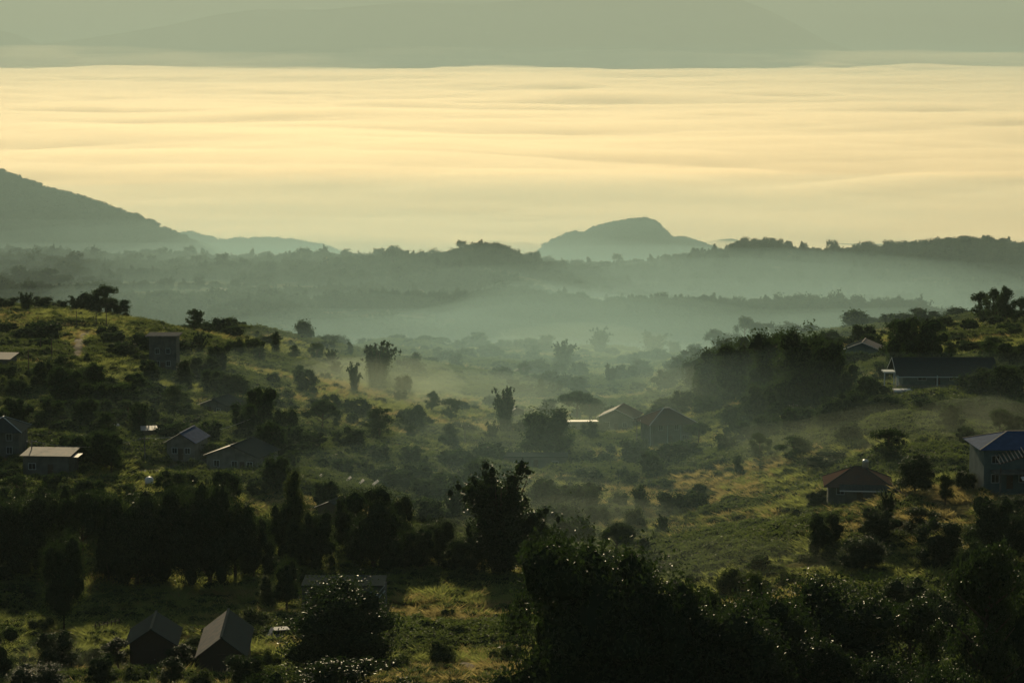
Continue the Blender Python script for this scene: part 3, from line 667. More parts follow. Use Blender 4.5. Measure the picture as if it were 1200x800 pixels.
def all_mist():
    mist(0, 3300, -330, 2800, 1550, 330, 0.9e-4, seed=50, lump=.1)
    for i, (x, y, rx, h) in enumerate([(-7600, 37200, 3600, 190), (-4200, 36800, 3200, 140), (-1200, 37400, 3800, 210), (1900, 36800, 3000, 130), (4300, 37300, 3600, 180), (7600, 37000, 3800, 150), (-9800, 36900, 3000, 150)]):
        mist(x, y, -440, rx, 2200, h + 40, 5.0e-4, seed=51 + i, lump=.3, col=FOG_COL)
    # valley beyond the brow: wide layers, thickest low down
    for i, (x, y, z, rx, ry, rz_, d) in enumerate([
        (0, 2500, -305, 1900, 1150, 55, 2.0e-4), (0, 2450, -305, 1700, 1000, 34, 5.0e-4),
        (-250, 1600, -235, 900, 400, 44, 3.5e-4), (60, 1480, -228, 1000, 300, 26, 4e-4),
        (-900, 4100, -400, 1500, 900, 110, 2.0e-4), (-900, 4000, -400, 1700, 1000, 170, 1.2e-4), (-1000, 4000, -400, 1900, 1100, 250, 1.0e-4), (700, 5000, -420, 2400, 1300, 90, 2.4e-4),
        (620, 2650, -335, 900, 420, 30, 4.5e-4), (-120, 2480, -290, 1000, 330, 16, 4.5e-4),
        (60, 1650, -245, 900, 240, 22, 4e-4)]):
        mist(x, y, z, rx, ry, rz_, d * MK, seed=i)
    # veil hanging in the bowl of the near slope
    mist(10, 870, -120, 250, 390, 36, 8.5e-4 * MK, seed=31)
    mist(20, 740, -106, 140, 230, 18, 1.4e-3 * MK, seed=32)
    mist(-20, 480, -84, 130, 170, 12, 7e-4 * MK, seed=33)
    mist(70, 420, -74, 110, 120, 11, 7e-4 * MK, seed=34)
    # pockets
    for i, (px, py, w, th, dp, d, up) in enumerate([
        (440, 462, 220, 6, 90, 5.5e-3, 2), (390, 450, 160, 5, 70, 4e-3, 1), (560, 474, 220, 6, 80, 4.5e-3, 2), (690, 420, 260, 9, 160, 1.8e-3, 3), (560, 530, 260, 4, 40, 2.6e-3, 2),
        (660, 510, 170, 6, 50, 3.0e-3, 2), (700, 620, 240, 4, 30, 3.0e-3, 1), (640, 610, 260, 6, 50, 1.8e-3, 1), (920, 675, 420, 4, 40, 1.8e-3, 0), (760, 650, 320, 3, 36, 2.0e-3, 0),
        (1150, 520, 150, 5, 30, 4.5e-3, 3), (1040, 520, 240, 5, 45, 2.0e-3, 1), (950, 530, 220, 4, 40, 2.6e-3, 1), (590, 655, 320, 5, 36, 2.2e-3, 1), (840, 470, 240, 6, 70, 2.0e-3, 2), (60, 790, 130, 3, 12, 3e-3, 1)]):
        mist_at(px, py, w, th, dp, d * MK, up, seed=40 + i)
all_mist()

cover()
scrub()
# ------------------------------------------------------------------ buildings
def window(root, x, y, z, w, h, frame=None, side='y'):
    if side == 'y':
        g = MB().box(x - w / 2, x + w / 2, y - .02, y + .05, z, z + h).build('window', M['glass'], root)
        f = MB(); t = .07
        f.box(x - w / 2 - t, x - w / 2, y - .07, y + .04, z - t, z + h + t); f.box(x + w / 2, x + w / 2 + t, y - .07, y + .04, z - t, z + h + t)
        f.box(x - w / 2, x + w / 2, y - .07, y + .04, z - t, z); f.box(x - w / 2, x + w / 2, y - .07, y + .04, z + h, z + h + t); f.box(x - .02, x + .02, y - .06, y - .021, z, z + h)
    else:
        g = MB().box(x - .05, x + .02, y - w / 2, y + w / 2, z, z + h).build('window', M['glass'], root)
        f = MB().box(x - .07, x + .04, y - w / 2 - .07, y - w / 2, z, z + h).box(x - .07, x + .04, y + w / 2, y + w / 2 + .07, z, z + h)
    f.build('frame', frame or M['pale_trim'], g); return g
def door(root, x, y, w=.95, h=2.05, m=None, z=0.02):
    d = MB().box(x - w / 2, x + w / 2, y - .06, y + .03, z, z + h).build('door', m or M['wood'], root)
    MB().box(x + w * .32, x + w * .38, y - .11, y - .06, z + h * .48, z + h * .52).build('handle', M['steel'], d); return d
def house(key, name, label, cat, wall_h, rise, roof='gable_y', wall='grey_wall', rmat='rust_roof', rmat2=None, yaw=0, over=.5, ncor=14, trim=None, wins=(), doors=(), group=None, open_front=False):
    p, w, d = HOUSES[key]; zlo = min(H(p.x + a_, p.y + b_) for a_ in (-w / 2, w / 2) for b_ in (0, d)); z0 = p.z + .1
    o = empty(name, (p.x, p.y, z0), math.radians(yaw)); tag(o, label, cat, group)
    x0, x1, y0, y1 = -w / 2, w / 2, 0, d; sink = zlo - z0 - .6; m = MB()
    if roof == 'gable_y':
        V = [(x0, y0, sink), (x1, y0, sink), (x1, y1, sink), (x0, y1, sink), (x0, y0, wall_h), (x1, y0, wall_h), (x1, y1, wall_h), (x0, y1, wall_h), (0, y0, wall_h + rise), (0, y1, wall_h + rise)]
        m.add(V, [(0, 1, 5, 8, 4), (2, 3, 7, 9, 6), (1, 2, 6, 5), (3, 0, 4, 7), (5, 6, 9, 8), (7, 4, 8, 9)])
    elif roof == 'gable_x':
        ym = d / 2; V = [(x0, y0, sink), (x1, y0, sink), (x1, y1, sink), (x0, y1, sink), (x0, y0, wall_h), (x1, y0, wall_h), (x1, y1, wall_h), (x0, y1, wall_h), (x0, ym, wall_h + rise), (x1, ym, wall_h + rise)]
        m.add(V, [(0, 1, 5, 4), (2, 3, 7, 6), (1, 2, 6, 9, 5), (3, 0, 4, 8, 7), (4, 5, 9, 8), (6, 7, 8, 9)])
    elif roof == 'shed': m.add([(x0, y0, sink), (x1, y0, sink), (x1, y1, sink), (x0, y1, sink), (x0, y0, wall_h), (x1, y0, wall_h), (x1, y1, wall_h + rise), (x0, y1, wall_h + rise)], [(0, 1, 5, 4), (1, 2, 6, 5), (2, 3, 7, 6), (3, 0, 4, 7), (4, 5, 6, 7)])
    else: m.box(x0, x1, y0, y1, sink, wall_h)
    m.build('wall', M[wall], o)
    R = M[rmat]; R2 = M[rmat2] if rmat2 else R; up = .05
    if roof == 'gable_y':
        k = rise / (w / 2); e = wall_h - over * k + up; t = wall_h + rise + up + .02; a0, a1 = y0 - over, y1 + over
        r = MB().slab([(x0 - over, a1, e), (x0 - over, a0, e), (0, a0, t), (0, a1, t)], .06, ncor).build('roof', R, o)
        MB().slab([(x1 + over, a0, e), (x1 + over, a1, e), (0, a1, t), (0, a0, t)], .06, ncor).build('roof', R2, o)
        MB().beam((0, a0 - .02, t + .05), (0, a1 + .02, t + .05), .3, .07).build('ridge_cap', R2, r)
        if trim:
            MB().beam((x0 - over, a0 - .04, e - .03), (0, a0 - .04, t - .03), .06, .2).beam((x1 + over, a0 - .04, e - .03), (0, a0 - .04, t - .03), .06, .2).build('barge_board', M[trim], o)
    elif roof == 'gable_x':
        k = rise / (d / 2); e = wall_h - over * k + up; t = wall_h + rise + up + .02; b0, b1 = x0 - over, x1 + over; ym = d / 2
        r = MB().slab([(b0, y0 - over, e), (b1, y0 - over, e), (b1, ym, t), (b0, ym, t)], .06, ncor * 2).build('roof', R, o)
        MB().slab([(b1, y1 + over, e), (b0, y1 + over, e), (b0, ym, t), (b1, ym, t)], .06, ncor * 2).build('roof', R2, o)
        MB().beam((b0, ym, t + .05), (b1, ym, t + .05), .3, .07).build('ridge_cap', R2, r)
        if trim:
            MB().beam((b0, y0 - over - .05, e - .06), (b1, y0 - over - .05, e - .06), .06, .2).build('gutter', M[trim], o)
            MB().beam((b0 - .04, y0 - over, e), (b0 - .04, ym, t), .06, .2).beam((b0 - .04, y1 + over, e), (b0 - .04, ym, t), .06, .2).build('barge_board', M[trim], o)
    elif roof == 'hip':
        hw = min(w, d) / 2; k = rise / hw; e = wall_h - over * k + up; t = wall_h + rise + up
        X0, X1, Y0, Y1 = x0 - over, x1 + over, y0 - over, y1 + over
        if w >= d: ra, rb = (x0 + hw, d / 2), (x1 - hw, d / 2)
        else: ra, rb = (0, y0 + hw), (0, y1 - hw)
        c = [(X0, Y0, e), (X1, Y0, e), (X1, Y1, e), (X0, Y1, e)]; A = (*ra, t); B = (*rb, t)
        low = [(q[0], q[1], q[2] - .08) for q in c + [A, B]]
        F_ = [(0, 1, 5, 4), (1, 2, 5), (2, 3, 4, 5), (3, 0, 4)] if w >= d else [(0, 1, 4), (1, 2, 5, 4), (2, 3, 5), (3, 0, 4, 5)]
        r = MB().add(c + [A, B], F_).add(low, [tuple(reversed(f)) for f in F_]).add(c + low[:4], [(0, 4, 5, 1), (1, 5, 6, 2), (2, 6, 7, 3), (3, 7, 4, 0)]).build('roof', R, o)
        if trim:
            g = MB()
            for q in range(4): g.beam(Vector(c[q]) + Vector((0, 0, .05)), Vector(A if (q in (0, 3) if w >= d else q in (0, 1)) else B) + Vector((0, 0, .05)), .16, .08)
            g.beam(Vector(A) + Vector((0, 0, .05)), Vector(B) + Vector((0, 0, .05)), .16, .08); g.build('hip_ridge', M[trim], r)
    elif roof == 'shed':
        k = rise / d; r = MB().slab([(x0 - over, y0 - over, wall_h - over * k + up), (x1 + over, y0 - over, wall_h - over * k + up), (x1 + over, y1 + over, wall_h + rise + over * k + up), (x0 - over, y1 + over, wall_h + rise + over * k + up)], .06, ncor).build('roof', R, o)
        if trim: MB().beam((x0 - over, y0 - over - .04, wall_h - over * k - .03), (x1 + over, y0 - over - .04, wall_h - over * k - .03), .05, .16).build('gutter', M[trim], r)
    else:
        r = MB().box(x0 - over, x1 + over, y0 - over, y1 + over, wall_h + .003, wall_h + .25).build('roof', R, o)
        if trim: MB().box(x0 - over - .05, x1 + over + .05, y0 - over - .05, y0 - over - .003, wall_h + .05, wall_h + .3).build('fascia', M[trim], r)
    for q in wins: window(o, q[0] * w, -.0, q[1], q[2], q[3])
    for q in doors: door(o, q * w, 0)
    return o, w, d
def posts(o, xs, y, z0, z1, m='pale_trim', t=.16, name='post'):
    for x in xs: MB().box(x - t / 2, x + t / 2, y - t / 2, y + t / 2, z0, z1).build(name, M[m], o)

house('edge', 'house', 'two storey house with dark hipped roof and pale eaves cut by the left edge', 'house', 5.2, 1.9, 'hip', 'grey_wall', 'dark_roof', trim='pale_trim', wins=[(.25, 1, 1, 1.2), (.25, 3.4, 1, 1.2)], over=.7)
o, w, d = house('lit_shed', 'shed', 'long low shed with sunlit corrugated roof near the left edge', 'shed', 3.6, .35, 'shed', 'grey_wall', 'metal_roof', yaw=-4, ncor=22, wins=[(-.3, 1.2, 1.2, 1)], doors=[.1], over=.5)
MB().slab([(w / 2 + .52, .5, 3.3), (w / 2 + 1.6, .3, 3.35), (w / 2 + 1.7, 3.5, 3.5), (w / 2 + .52, 3.5, 3.45)], .05, 4).build('awning', M['bright_roof'], o); posts(o, [w / 2 + 1.5], .6, -1.2, 3.3, 'wood')
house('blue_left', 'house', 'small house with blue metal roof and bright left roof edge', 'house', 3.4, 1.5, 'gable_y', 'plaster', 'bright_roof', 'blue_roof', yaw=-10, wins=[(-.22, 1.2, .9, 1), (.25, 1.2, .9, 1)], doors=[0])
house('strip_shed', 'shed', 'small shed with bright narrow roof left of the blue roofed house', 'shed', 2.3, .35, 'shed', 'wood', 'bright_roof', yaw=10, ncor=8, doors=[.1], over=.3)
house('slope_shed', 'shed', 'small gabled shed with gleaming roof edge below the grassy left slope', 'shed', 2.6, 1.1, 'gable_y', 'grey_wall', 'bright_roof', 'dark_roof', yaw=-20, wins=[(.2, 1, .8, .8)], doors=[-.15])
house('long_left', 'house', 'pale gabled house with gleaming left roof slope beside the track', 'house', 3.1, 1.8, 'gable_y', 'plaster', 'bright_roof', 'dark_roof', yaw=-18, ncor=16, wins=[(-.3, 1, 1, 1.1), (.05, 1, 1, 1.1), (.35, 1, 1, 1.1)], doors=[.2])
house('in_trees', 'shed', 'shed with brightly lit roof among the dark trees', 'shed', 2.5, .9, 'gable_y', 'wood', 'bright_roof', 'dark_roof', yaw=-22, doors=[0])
house('low_grey', 'shed', 'long low grey flat roofed shed below the round tree', 'shed', 2.5, 0, 'flat', 'grey_wall', 'dark_roof', over=.12, wins=[(-.3, 1.0, 1.2, .7), (.3, 1.0, 1.2, .7)], doors=[0])
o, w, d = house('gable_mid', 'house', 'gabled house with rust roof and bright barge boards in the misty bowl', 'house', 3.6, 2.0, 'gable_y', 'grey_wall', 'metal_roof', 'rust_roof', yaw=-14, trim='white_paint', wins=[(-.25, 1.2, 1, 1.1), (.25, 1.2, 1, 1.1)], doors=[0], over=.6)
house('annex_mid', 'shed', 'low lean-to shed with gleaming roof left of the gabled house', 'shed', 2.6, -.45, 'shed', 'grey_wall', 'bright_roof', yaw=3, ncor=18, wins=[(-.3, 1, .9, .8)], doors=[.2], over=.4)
o, w, d = house('hip_mid', 'house', 'two storey house with brown hipped roof, pale ridges and open posts', 'house', 5.3, 2.3, 'hip', 'grey_wall', 'rust_roof', trim='white_paint', yaw=16, over=1.2, wins=[(-.3, 3.4, 1, 1.2), (.1, 3.4, 1, 1.2), (.3, .9, 1, 1.2)], doors=[-.05])
posts(o, [-w / 2 - .9, -w / 6, w / 6, w / 2 + .9], -1.0, -1.2, 4.7, 'pale_trim', .14)
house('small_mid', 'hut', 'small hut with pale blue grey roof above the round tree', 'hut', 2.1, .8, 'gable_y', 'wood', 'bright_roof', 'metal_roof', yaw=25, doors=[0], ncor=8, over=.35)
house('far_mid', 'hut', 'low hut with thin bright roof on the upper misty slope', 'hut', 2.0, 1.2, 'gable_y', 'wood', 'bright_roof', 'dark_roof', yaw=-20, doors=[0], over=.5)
house('far_tiny', 'hut', 'small square hut near the brow of the green field', 'hut', 2.2, 0, 'flat', 'wood', 'dark_roof', over=.3, doors=[.1])
o, w, d = house('long_right', 'house', 'long single storey house with dark roof and pale veranda columns', 'house', 2.5, 2.3, 'gable_x', 'blue_wall', 'dark_roof', trim='pale_trim', over=1.5, ncor=30, wins=[(-.28, .9, 1.6, 1.1), (.08, .9, 1.6, 1.1), (.4, .9, 1.2, 1.1)], doors=[-.1, .24])
posts(o, [-w / 2 - 1.2, -w * .12, w * .16, w * .42], -1.35, -.8, 2.0, 'pale_trim', .22, 'column')
MB().box(-w / 2 - 1.5, w / 2 + .5, -1.6, -.01, -.9, -.05).build('veranda', M['concrete'], o)
pc = MB().box(-w / 2 - 4.1, -w / 2 - 1.75, -1.8, 1.4, 2.6, 2.85).build('porch_roof', M['pale_trim'], o); posts(o, [-w / 2 - 3.9, -w / 2 - 2.0], -1.6, -.8, 2.59, 'pale_trim', .22, 'column')
house('wooded', 'house', 'gabled house with pale roof edge half hidden in the dark right hand trees', 'house', 3.4, 1.7, 'gable_y', 'blue_wall', 'dark_roof', 'metal_roof', yaw=-14, trim='white_paint', wins=[(-.25, 1.1, 1, 1.1), (.25, 1.1, 1, 1.1)], doors=[0])
house('white_box', 'shed', 'tiny shed with flat pale roof in front of the long house', 'shed', 1.7, .1, 'flat', 'grey_wall', 'white_paint', over=.15, doors=[0])
p, w, d = HOUSES['shelter']; o = empty('shelter', p, math.radians(-3)); tag(o, 'small open shelter with flat pale roof standing in the misty right meadow', 'shelter')
MB().slab([(-w / 2, 0, 1.5), (w / 2, 0, 1.45), (w / 2, d, 1.6), (-w / 2, d, 1.65)], .06, 8).build('roof', M['white_paint'], o)
for yy in (.15, d - .15): posts(o, [-w / 2 + .15, w / 2 - .15], yy, -.6, 1.42, 'wood', .1)
o, w, d = house('tank_house', 'house', 'low house with brown hipped roof and a water tank on top', 'house', 2.3, 2.1, 'hip', 'grey_wall', 'rust_roof', trim='dark_roof', over=.7, yaw=-6, wins=[(-.3, .8, 1.1, 1.0), (.3, .8, 1.1, 1.0)], doors=[.02])
MB().slab([(-w * .32, -2.1, 1.75), (w * .62, -2.1, 1.75), (w * .62, -.1, 2.35), (-w * .32, -.1, 2.35)], .06, 18).build('awning', M['dark_roof'], o)
MB().box(-w * .32, w * .62, -2.16, -2.11, 1.62, 1.79).build('gutter', M['white_paint'], o)
t = MB().lathe([(.01, 0), (.5, 0), (.52, .15), (.5, .3), (.52, .5), (.5, .75), (.52, .9), (.4, 1.08), (.18, 1.18), (.01, 1.2)], 16).build('water_tank', M['steel'], o, True); t.location = (w * .12, d / 2, 4.4)
MB().box(-.45, .45, -.45, .45, -.35, -.01).build('stand', M['concrete'], t)
o, w, d = house('big_right', 'house', 'large two storey house with blue roof beside the right edge', 'house', 6.3, 1.6, 'hip', 'blue_wall', 'blue_roof', yaw=3, trim='pale_wood', over=.9, wins=[(-.36, 1, 1.1, 1.2), (.0, 1, 1.6, 1.2), (-.36, 3.9, 1.1, 1.1), (.1, 3.6, 1.6, 1.1)], doors=[-.18])
rf = empty_r = MB()
yb, yf = -.15, -3.3
for i in range(19):
    x = -w * .37 + i * w * .80 / 18; zt = 6.6 - abs(x - w * .03) * .30
    rf.beam((x, yb, zt), (x + .0, yf, zt - .75), .13, .12)
rf.build('rafters', M['pale_wood'], o)
MB().beam((-w * .39, yf + .2, 6.6 - w * .40 * .3 - .83), (w * .03, yf + .2, 5.77), .12, .16).beam((w * .03, yf + .2, 5.77), (w * .45, yf + .2, 6.6 - w * .42 * .3 - .83), .12, .16).build('beam', M['wood'], o)
posts(o, [-w * .36, w * .42], yf + .2, 2.95, 3.75, 'wood', .16); posts(o, [-w * .36, w * .03, w * .42], yf + .2, -1.2, 2.69, 'grey_wall', .25, 'column')
MB().box(-w * .42, w * .47, yf, -.01, 2.7, 2.94).build('balcony', M['grey_wall'], o)
MB().slab([(-w * .12, yf - 1.2, 2.1), (w * .5, yf - 1.2, 2.1), (w * .5, yf - .01, 2.45), (-w * .12, yf - .01, 2.45)], .05, 12).build('awning', M['white_paint'], o)
house('barn_a', 'barn', 'dark barn with its gable end facing us in the lower left field', 'barn', 2.9, 1.5, 'gable_y', 'wood', 'dark_roof', yaw=4, doors=[0], over=.55, ncor=18)
house('barn_b', 'barn', 'barn with corrugated roof lit on its left slope beside the gable fronted barn', 'barn', 2.1, 1.8, 'gable_y', 'wood', 'metal_roof', 'dark_roof', yaw=3, doors=[0], over=.4, ncor=26)
o, w, d = house('stair_house', 'house', 'low grey flat roofed house behind the big dark round tree', 'house', 2.6, 0, 'flat', 'grey_wall', 'dark_roof', over=.1, wins=[(.38, 1, .8, .9), (-.4, 1, .9, .9)], doors=[-.2])
MB().box(w / 2 + .15, w / 2 + .4, -.5, -.25, -1, 3.4).build('post', M['concrete'], o)
MB().beam((w / 2 - 1.6, -.5, .2), (w / 2 + .2, -.5, 2.3), .08, .14).beam((w / 2 - 1.6, -.5, .9), (w / 2 + .2, -.5, 3.0), .06, .08).build('stair', M['pale_trim'], o)
house('edge_top', 'house', 'house corner with a lit tin roof at the left edge of the upper slope', 'house', 2.9, .6, 'shed', 'grey_wall', 'metal_roof', yaw=-6, doors=[.2], over=.5)
house('tower', 'building', 'tall narrow dark flat roofed building on the left slope', 'building', 8.3, 0, 'flat', 'grey_wall', 'concrete', over=.75, wins=[(-.2, 1.2, .9, 1.2), (.2, 1.2, .9, 1.2), (-.2, 4.2, .9, 1.2), (.2, 4.2, .9, 1.2)], doors=[0])

# hooped greenhouse frame
p = hit(24, 441); o = empty('greenhouse', p); tag(o, 'low hooped greenhouse with torn cover near the left edge', 'greenhouse'); s = 25 * p.y / F / 2
m = MB(); m2 = MB()
for i in range(5):
    y = i * 1.6; pts = [(math.cos(t) * s, y, math.sin(t) * 1.9 - .1) for t in np.linspace(0, math.pi, 13)]; m.tube(pts, [.04] * 13, 5)
    if i in (1, 2): m2.add([q for q in pts[2:9]] + [(q[0], q[1] + 1.6, q[2] + .05) for q in pts[2:9]], [(k, k + 1, k + 8, k + 7) for k in range(6)])
m.build('hoops', M['steel'], o); m2.build('cover', M['white_paint'], o)

# tilted sheets on posts, in a row behind the dark trees
for i, (px, py) in enumerate([(310, 556), (375, 562), (409, 565), (424, 568), (441, 569)]):
    p = hit(px, py + 10); w = 7 * p.y / F; o = empty('tilted_sheet', p, math.radians(15)); tag(o, ['pale tilted roof sheet on posts, alone left of the row', 'leftmost of four pale tilted sheets above the dark treetops', 'second from the left of four pale tilted sheets above the dark treetops', 'third from the left of four pale tilted sheets above the dark treetops', 'rightmost of four pale tilted sheets above the dark treetops'][i], 'roof sheet', 'pale tilted sheets on posts')
    MB().slab([(-w / 2, 0, 1.5), (w / 2, 0, 2.3), (w / 2, 1.4, 2.35), (-w / 2, 1.4, 1.55)], .05, 4).build('sheet', M['bright_roof'], o)
    posts(o, [-w / 2 + .08], .7, -.5, 1.5, 'wood', .09); posts(o, [w / 2 - .08], .7, -.5, 2.28, 'wood', .09)

# parked cars by the wooded house
def car():
    o = empty('parked_car', (0, 0, 0)); b = MB()
    prof = [(-2.1, .35), (2.1, .35), (2.15, .8), (1.3, .95), (.75, 1.45), (-1.1, 1.48), (-1.75, .98), (-2.12, .85)]
    n = len(prof); b.add([(x, -.82, z) for x, z in prof] + [(x, .82, z) for x, z in prof], [tuple(range(n)), tuple(reversed(range(n, 2 * n)))] + [(i, i + n, (i + 1) % n + n, (i + 1) % n) for i in range(n)])
    b.build('body', M['car_paint'], o)
    MB().add([(1.27, -.72, .99), (1.27, .72, .99), (.8, .68, 1.42), (.8, -.68, 1.42)], [(0, 1, 2, 3)]).build('windscreen', M['glass'], o).location = (.03, 0, .02)
    MB().box(-1.3, .7, -.835, -.825, 1.02, 1.36).build('side_window', M['glass'], o)
    MB().box(-1.3, .7, .825, .835, 1.02, 1.36).build('side_window', M['glass'], o)
    for x in (-1.3, 1.3):
        for y in (-.8, .8):
            MB().tube([(x, y - .1, .33), (x, y + .1, .33)], [.33, .33], 14).build('wheel', M['rubber'], o)
    return o
def copy_tree(o, parent=None):
    c = o.copy(); COL.objects.link(c)
    if parent: c.parent = parent
    for ch in [q for q in bpy.data.objects if q.parent == o]: copy_tree(ch, c)
    return c
c1 = car(); c2 = copy_tree(c1); c3 = copy_tree(c1)
for c, (px, py), rz, lab in ((c1, (1003, 446), -1.3, 'pale car parked below the wooded house, the left one of two'), (c2, (1017, 447), -1.2, 'pale car parked below the wooded house, the right one of two'), (c3, (331, 750), .3, 'pale car standing alone left of the big dark round tree')):
    c.location = hit(px, py); c.rotation_euler = (0, 0, rz); tag(c, lab, 'car', 'parked cars')

# water tanks; several stand in for tiny shiny patches and a white sheet
for i, (px, py, lab) in enumerate([(135, 512, 'white rounded water tank on a stand between the shed and the blue roof'), (175, 572, 'tank standing in for a low white sheet by the dark hedge below the track'), (163, 411, 'tank standing in for a small shiny patch left of the tall dark building'), (647, 538, 'small white water tank beside the low grey shed'), (757, 471, 'tank standing in for a small white patch above the hipped house'), (1109, 424, 'tank standing in for a bright sliver behind the long right hand house'), (1033, 545, 'small pale water tank in the right meadow')]):
    p = hit(px, py); k = (1.2, .9, .9, .6, .8, 1, .6)[i]; o = empty('water_tank', p, 0, (k, k, k)); tag(o, lab, 'water tank', 'white water tanks')
    MB().lathe([(.01, .9), (.8, .9), (.84, 1.1), (.8, 1.4), (.84, 1.8), (.6, 2.1), (.2, 2.25), (.01, 2.25)], 16).build('tank', M['white_paint'], o, True)
    for x in (-.5, .5):
        for y in (-.5, .5): MB().box(x - .07, x + .07, y - .07, y + .07, -.6, .9).build('leg', M['wood'], o)

# poles and wires
def pole(px, py, hpx, label, arm=True, name='utility_pole'):
    p = hit(px, py); h = hpx * p.y / F; o = empty(name, p); tag(o, label, 'pole', 'utility poles')
    MB().tube([(0, 0, -.5), (0, 0, h)], [.15, .09], 8).build('post', M['concrete'] if arm else M['wood'], o)
    if arm:
        MB().box(-.9, .9, -.05, .05, h - .5, h - .38).build('crossarm', M['wood'], o)
        for x in (-.8, 0, .8): MB().lathe([(.05, h - .38), (.07, h - .3), (.03, h - .2)], 8).build('insulator', M['white_paint'], o).location = (x, 0, 0)
    return Vector((p.x, p.y, p.z + h - .2))
tops = {}
for k, a_ in {'a': (545, 528, 31, 'slim pale pole standing in the misty middle meadow'), 'b': (746, 530, 40, 'dark pole between the gabled house and the hipped house'), 'c': (929, 514, 42, 'thin dark pole in the misty meadow left of the open shelter'),
              'd': (90, 388, 24, 'pole at the top left end of the dirt track'), 'e': (113, 386, 20, 'short pole just right of the dirt track top'), 'f': (125, 389, 28, 'taller pole below the ridge trees at upper left'),
              'g': (34, 446, 36, 'wooden pole beside the hooped greenhouse'), 'h': (61, 426, 30, 'wooden pole on the terraced slope at upper left'), 'i': (48, 420, 24, 'short wooden pole on the terraces right of the greenhouse'), 'j': (38, 556, 42, 'pole behind the long lit shed'), 'k': (170, 545, 34, 'pole beside the small bright strip shed'), 'l': (296, 522, 34, 'pole above the pale gabled house'),
              'm': (1079, 427, 17, 'short pole in the lit field behind the long house'), 'n': (1152, 440, 14, 'short pole right of the long house roof')}.items():
    tops[k] = pole(*a_, arm=k in 'abcjkl')
def wire(a_, b_, sag, label):
    pts = [a_.lerp(b_, t) - Vector((0, 0, 4 * sag * t * (1 - t))) for t in np.linspace(0, 1, 17)]
    o = MB().tube(pts, [.025] * 17, 4).build('power_line', M['steel']); tag(o, label, 'wire', 'power lines')
wire(tops['j'], tops['k'], 1.4, 'sagging power line from behind the lit shed to the strip shed'); wire(tops['k'], tops['l'], 1.2, 'sagging power line running past the blue roofed house')

# temples and masts on the far crests
def at_crest(px, py, y):
    x = u_of(px, py) * y; return Vector((x, y, H(x, y)))
def spire(px, y, top, wm, label, name='temple_spire', m='gold', yshift=0):
    p = at_crest(px, 300, y); h = max(6, -y * slope_of(top) - p.z); o = empty(name, p); tag(o, label, 'temple' if name != 'mast' else 'mast')
    if name == 'mast': MB().tube([(0, 0, -1), (0, 0, h)], [.9, .5], 6).build('post', M['concrete'], o)
    else:
        MB().box(-wm * .7, wm * .7, -wm * .7, wm * .7, -2, h * .12).build('base', M['plaster'], o)
        MB().lathe([(wm * .6, h * .12), (wm * .6, h * .2), (wm * .48, h * .24), (wm * .5, h * .36), (wm * .34, h * .5), (wm * .2, h * .56), (wm * .16, h * .72), (wm * .07, h * .86), (wm * .04, h)], 12).build('spire', M[m], o, True)
spire(554, 2880, 291, 6, 'slender temple spire on the far hill, leftmost of three')
spire(561, 2890, 294, 7, 'shorter temple spire on the far hill, middle of three')
spire(572, 2885, 292, 6, 'temple spire right of the other two on the far hill')
spire(383, 2900, 301, 6, 'lone slender temple spire above the distant ridge trees')
spire(1107, 3290, 278, 9, 'temple spire crowning the far hill at right')
spire(894, 3290, 282, 1, 'thin mast on the far ridge right of the flat topped hill', 'mast')

# far village in the mist
rv = random.Random(5); first = None
spots = [(402, 345), (411, 349), (418, 344), (425, 347), (436, 343), (445, 346), (449, 342), (456, 348), (466, 345), (478, 350), (492, 346), (512, 343), (255, 343), (263, 345), (298, 341), (340, 346), (356, 343), (610, 338), (634, 341), (662, 337), (680, 340), (235, 350), (372, 349), (530, 348)]
for px, py in spots:
    p = hit(px, py, 2260, 2800); w = rv.uniform(6, 10); o = empty('village_house', p, rv.uniform(-.5, .5)); tag(o, 'tiny pale roofed house of the distant misty valley village', 'house', 'houses of the distant village')
    if first is None:
        first = (MB().box(-4, 4, 0, 7, -2, 3.2).build('wall', M['plaster'], o), MB().slab([(-4.6, 7.5, 3), (-4.6, -.5, 3), (0, -.5, 5), (0, 7.5, 5)], .15).slab([(4.6, -.5, 3), (4.6, 7.5, 3), (0, 7.5, 5), (0, -.5, 5)], .15).build('roof', M['metal_roof'], o))
    else:
        for q in first: link(q.name.split('.')[0], q.data, o)
    o.scale = (w / 8,) * 3

# ------------------------------------------------------------------ trees one can tell apart
T = plant
# foreground, bottom right of centre
T(694, 905, 215, 292, 'round', 'tall black leafy tree, highest in the middle foreground', var=0)
T(643, 880, 90, 272, 'loose', 'narrow upright dark tree at the left end of the foreground clump', var=1)
T(662, 880, 90, 200, 'mass', 'lower dark tree in front of the narrow upright one', var=2)
T(752, 905, 200, 252, 'round', 'broad dark tree sloping down the right side of the foreground clump', var=0)
T(806, 905, 180, 212, 'round', 'rounded black tree at the bottom centre right', var=1)
T(826, 850, 70, 178, 'loose', 'sparkling glossy leafed tree with thin top right of the foreground clump', var=0)
T(858, 905, 180, 216, 'round', 'wide black glossy leafed tree at the bottom edge right of centre', var=2)
T(887, 800, 44, 134, 'slim', 'dark rounded tree standing alone beside the misty gully', var=2)
T(905, 880, 150, 205, 'round', 'dark tree under the misty gully at bottom right', var=2)
T(980, 860, 180, 192, 'round', 'wide dark dome shaped tree in the lower right', var=1)
T(960, 905, 120, 165, 'loose', 'dark pointed tree at the bottom edge below the dome shaped tree', var=1)
T(1066, 860, 110, 175, 'loose', 'open crowned tree with glinting leaves in the lower right', var=0)
T(1045, 915, 130, 150, 'round', 'black tree at the bottom edge of the lower right', var=1)
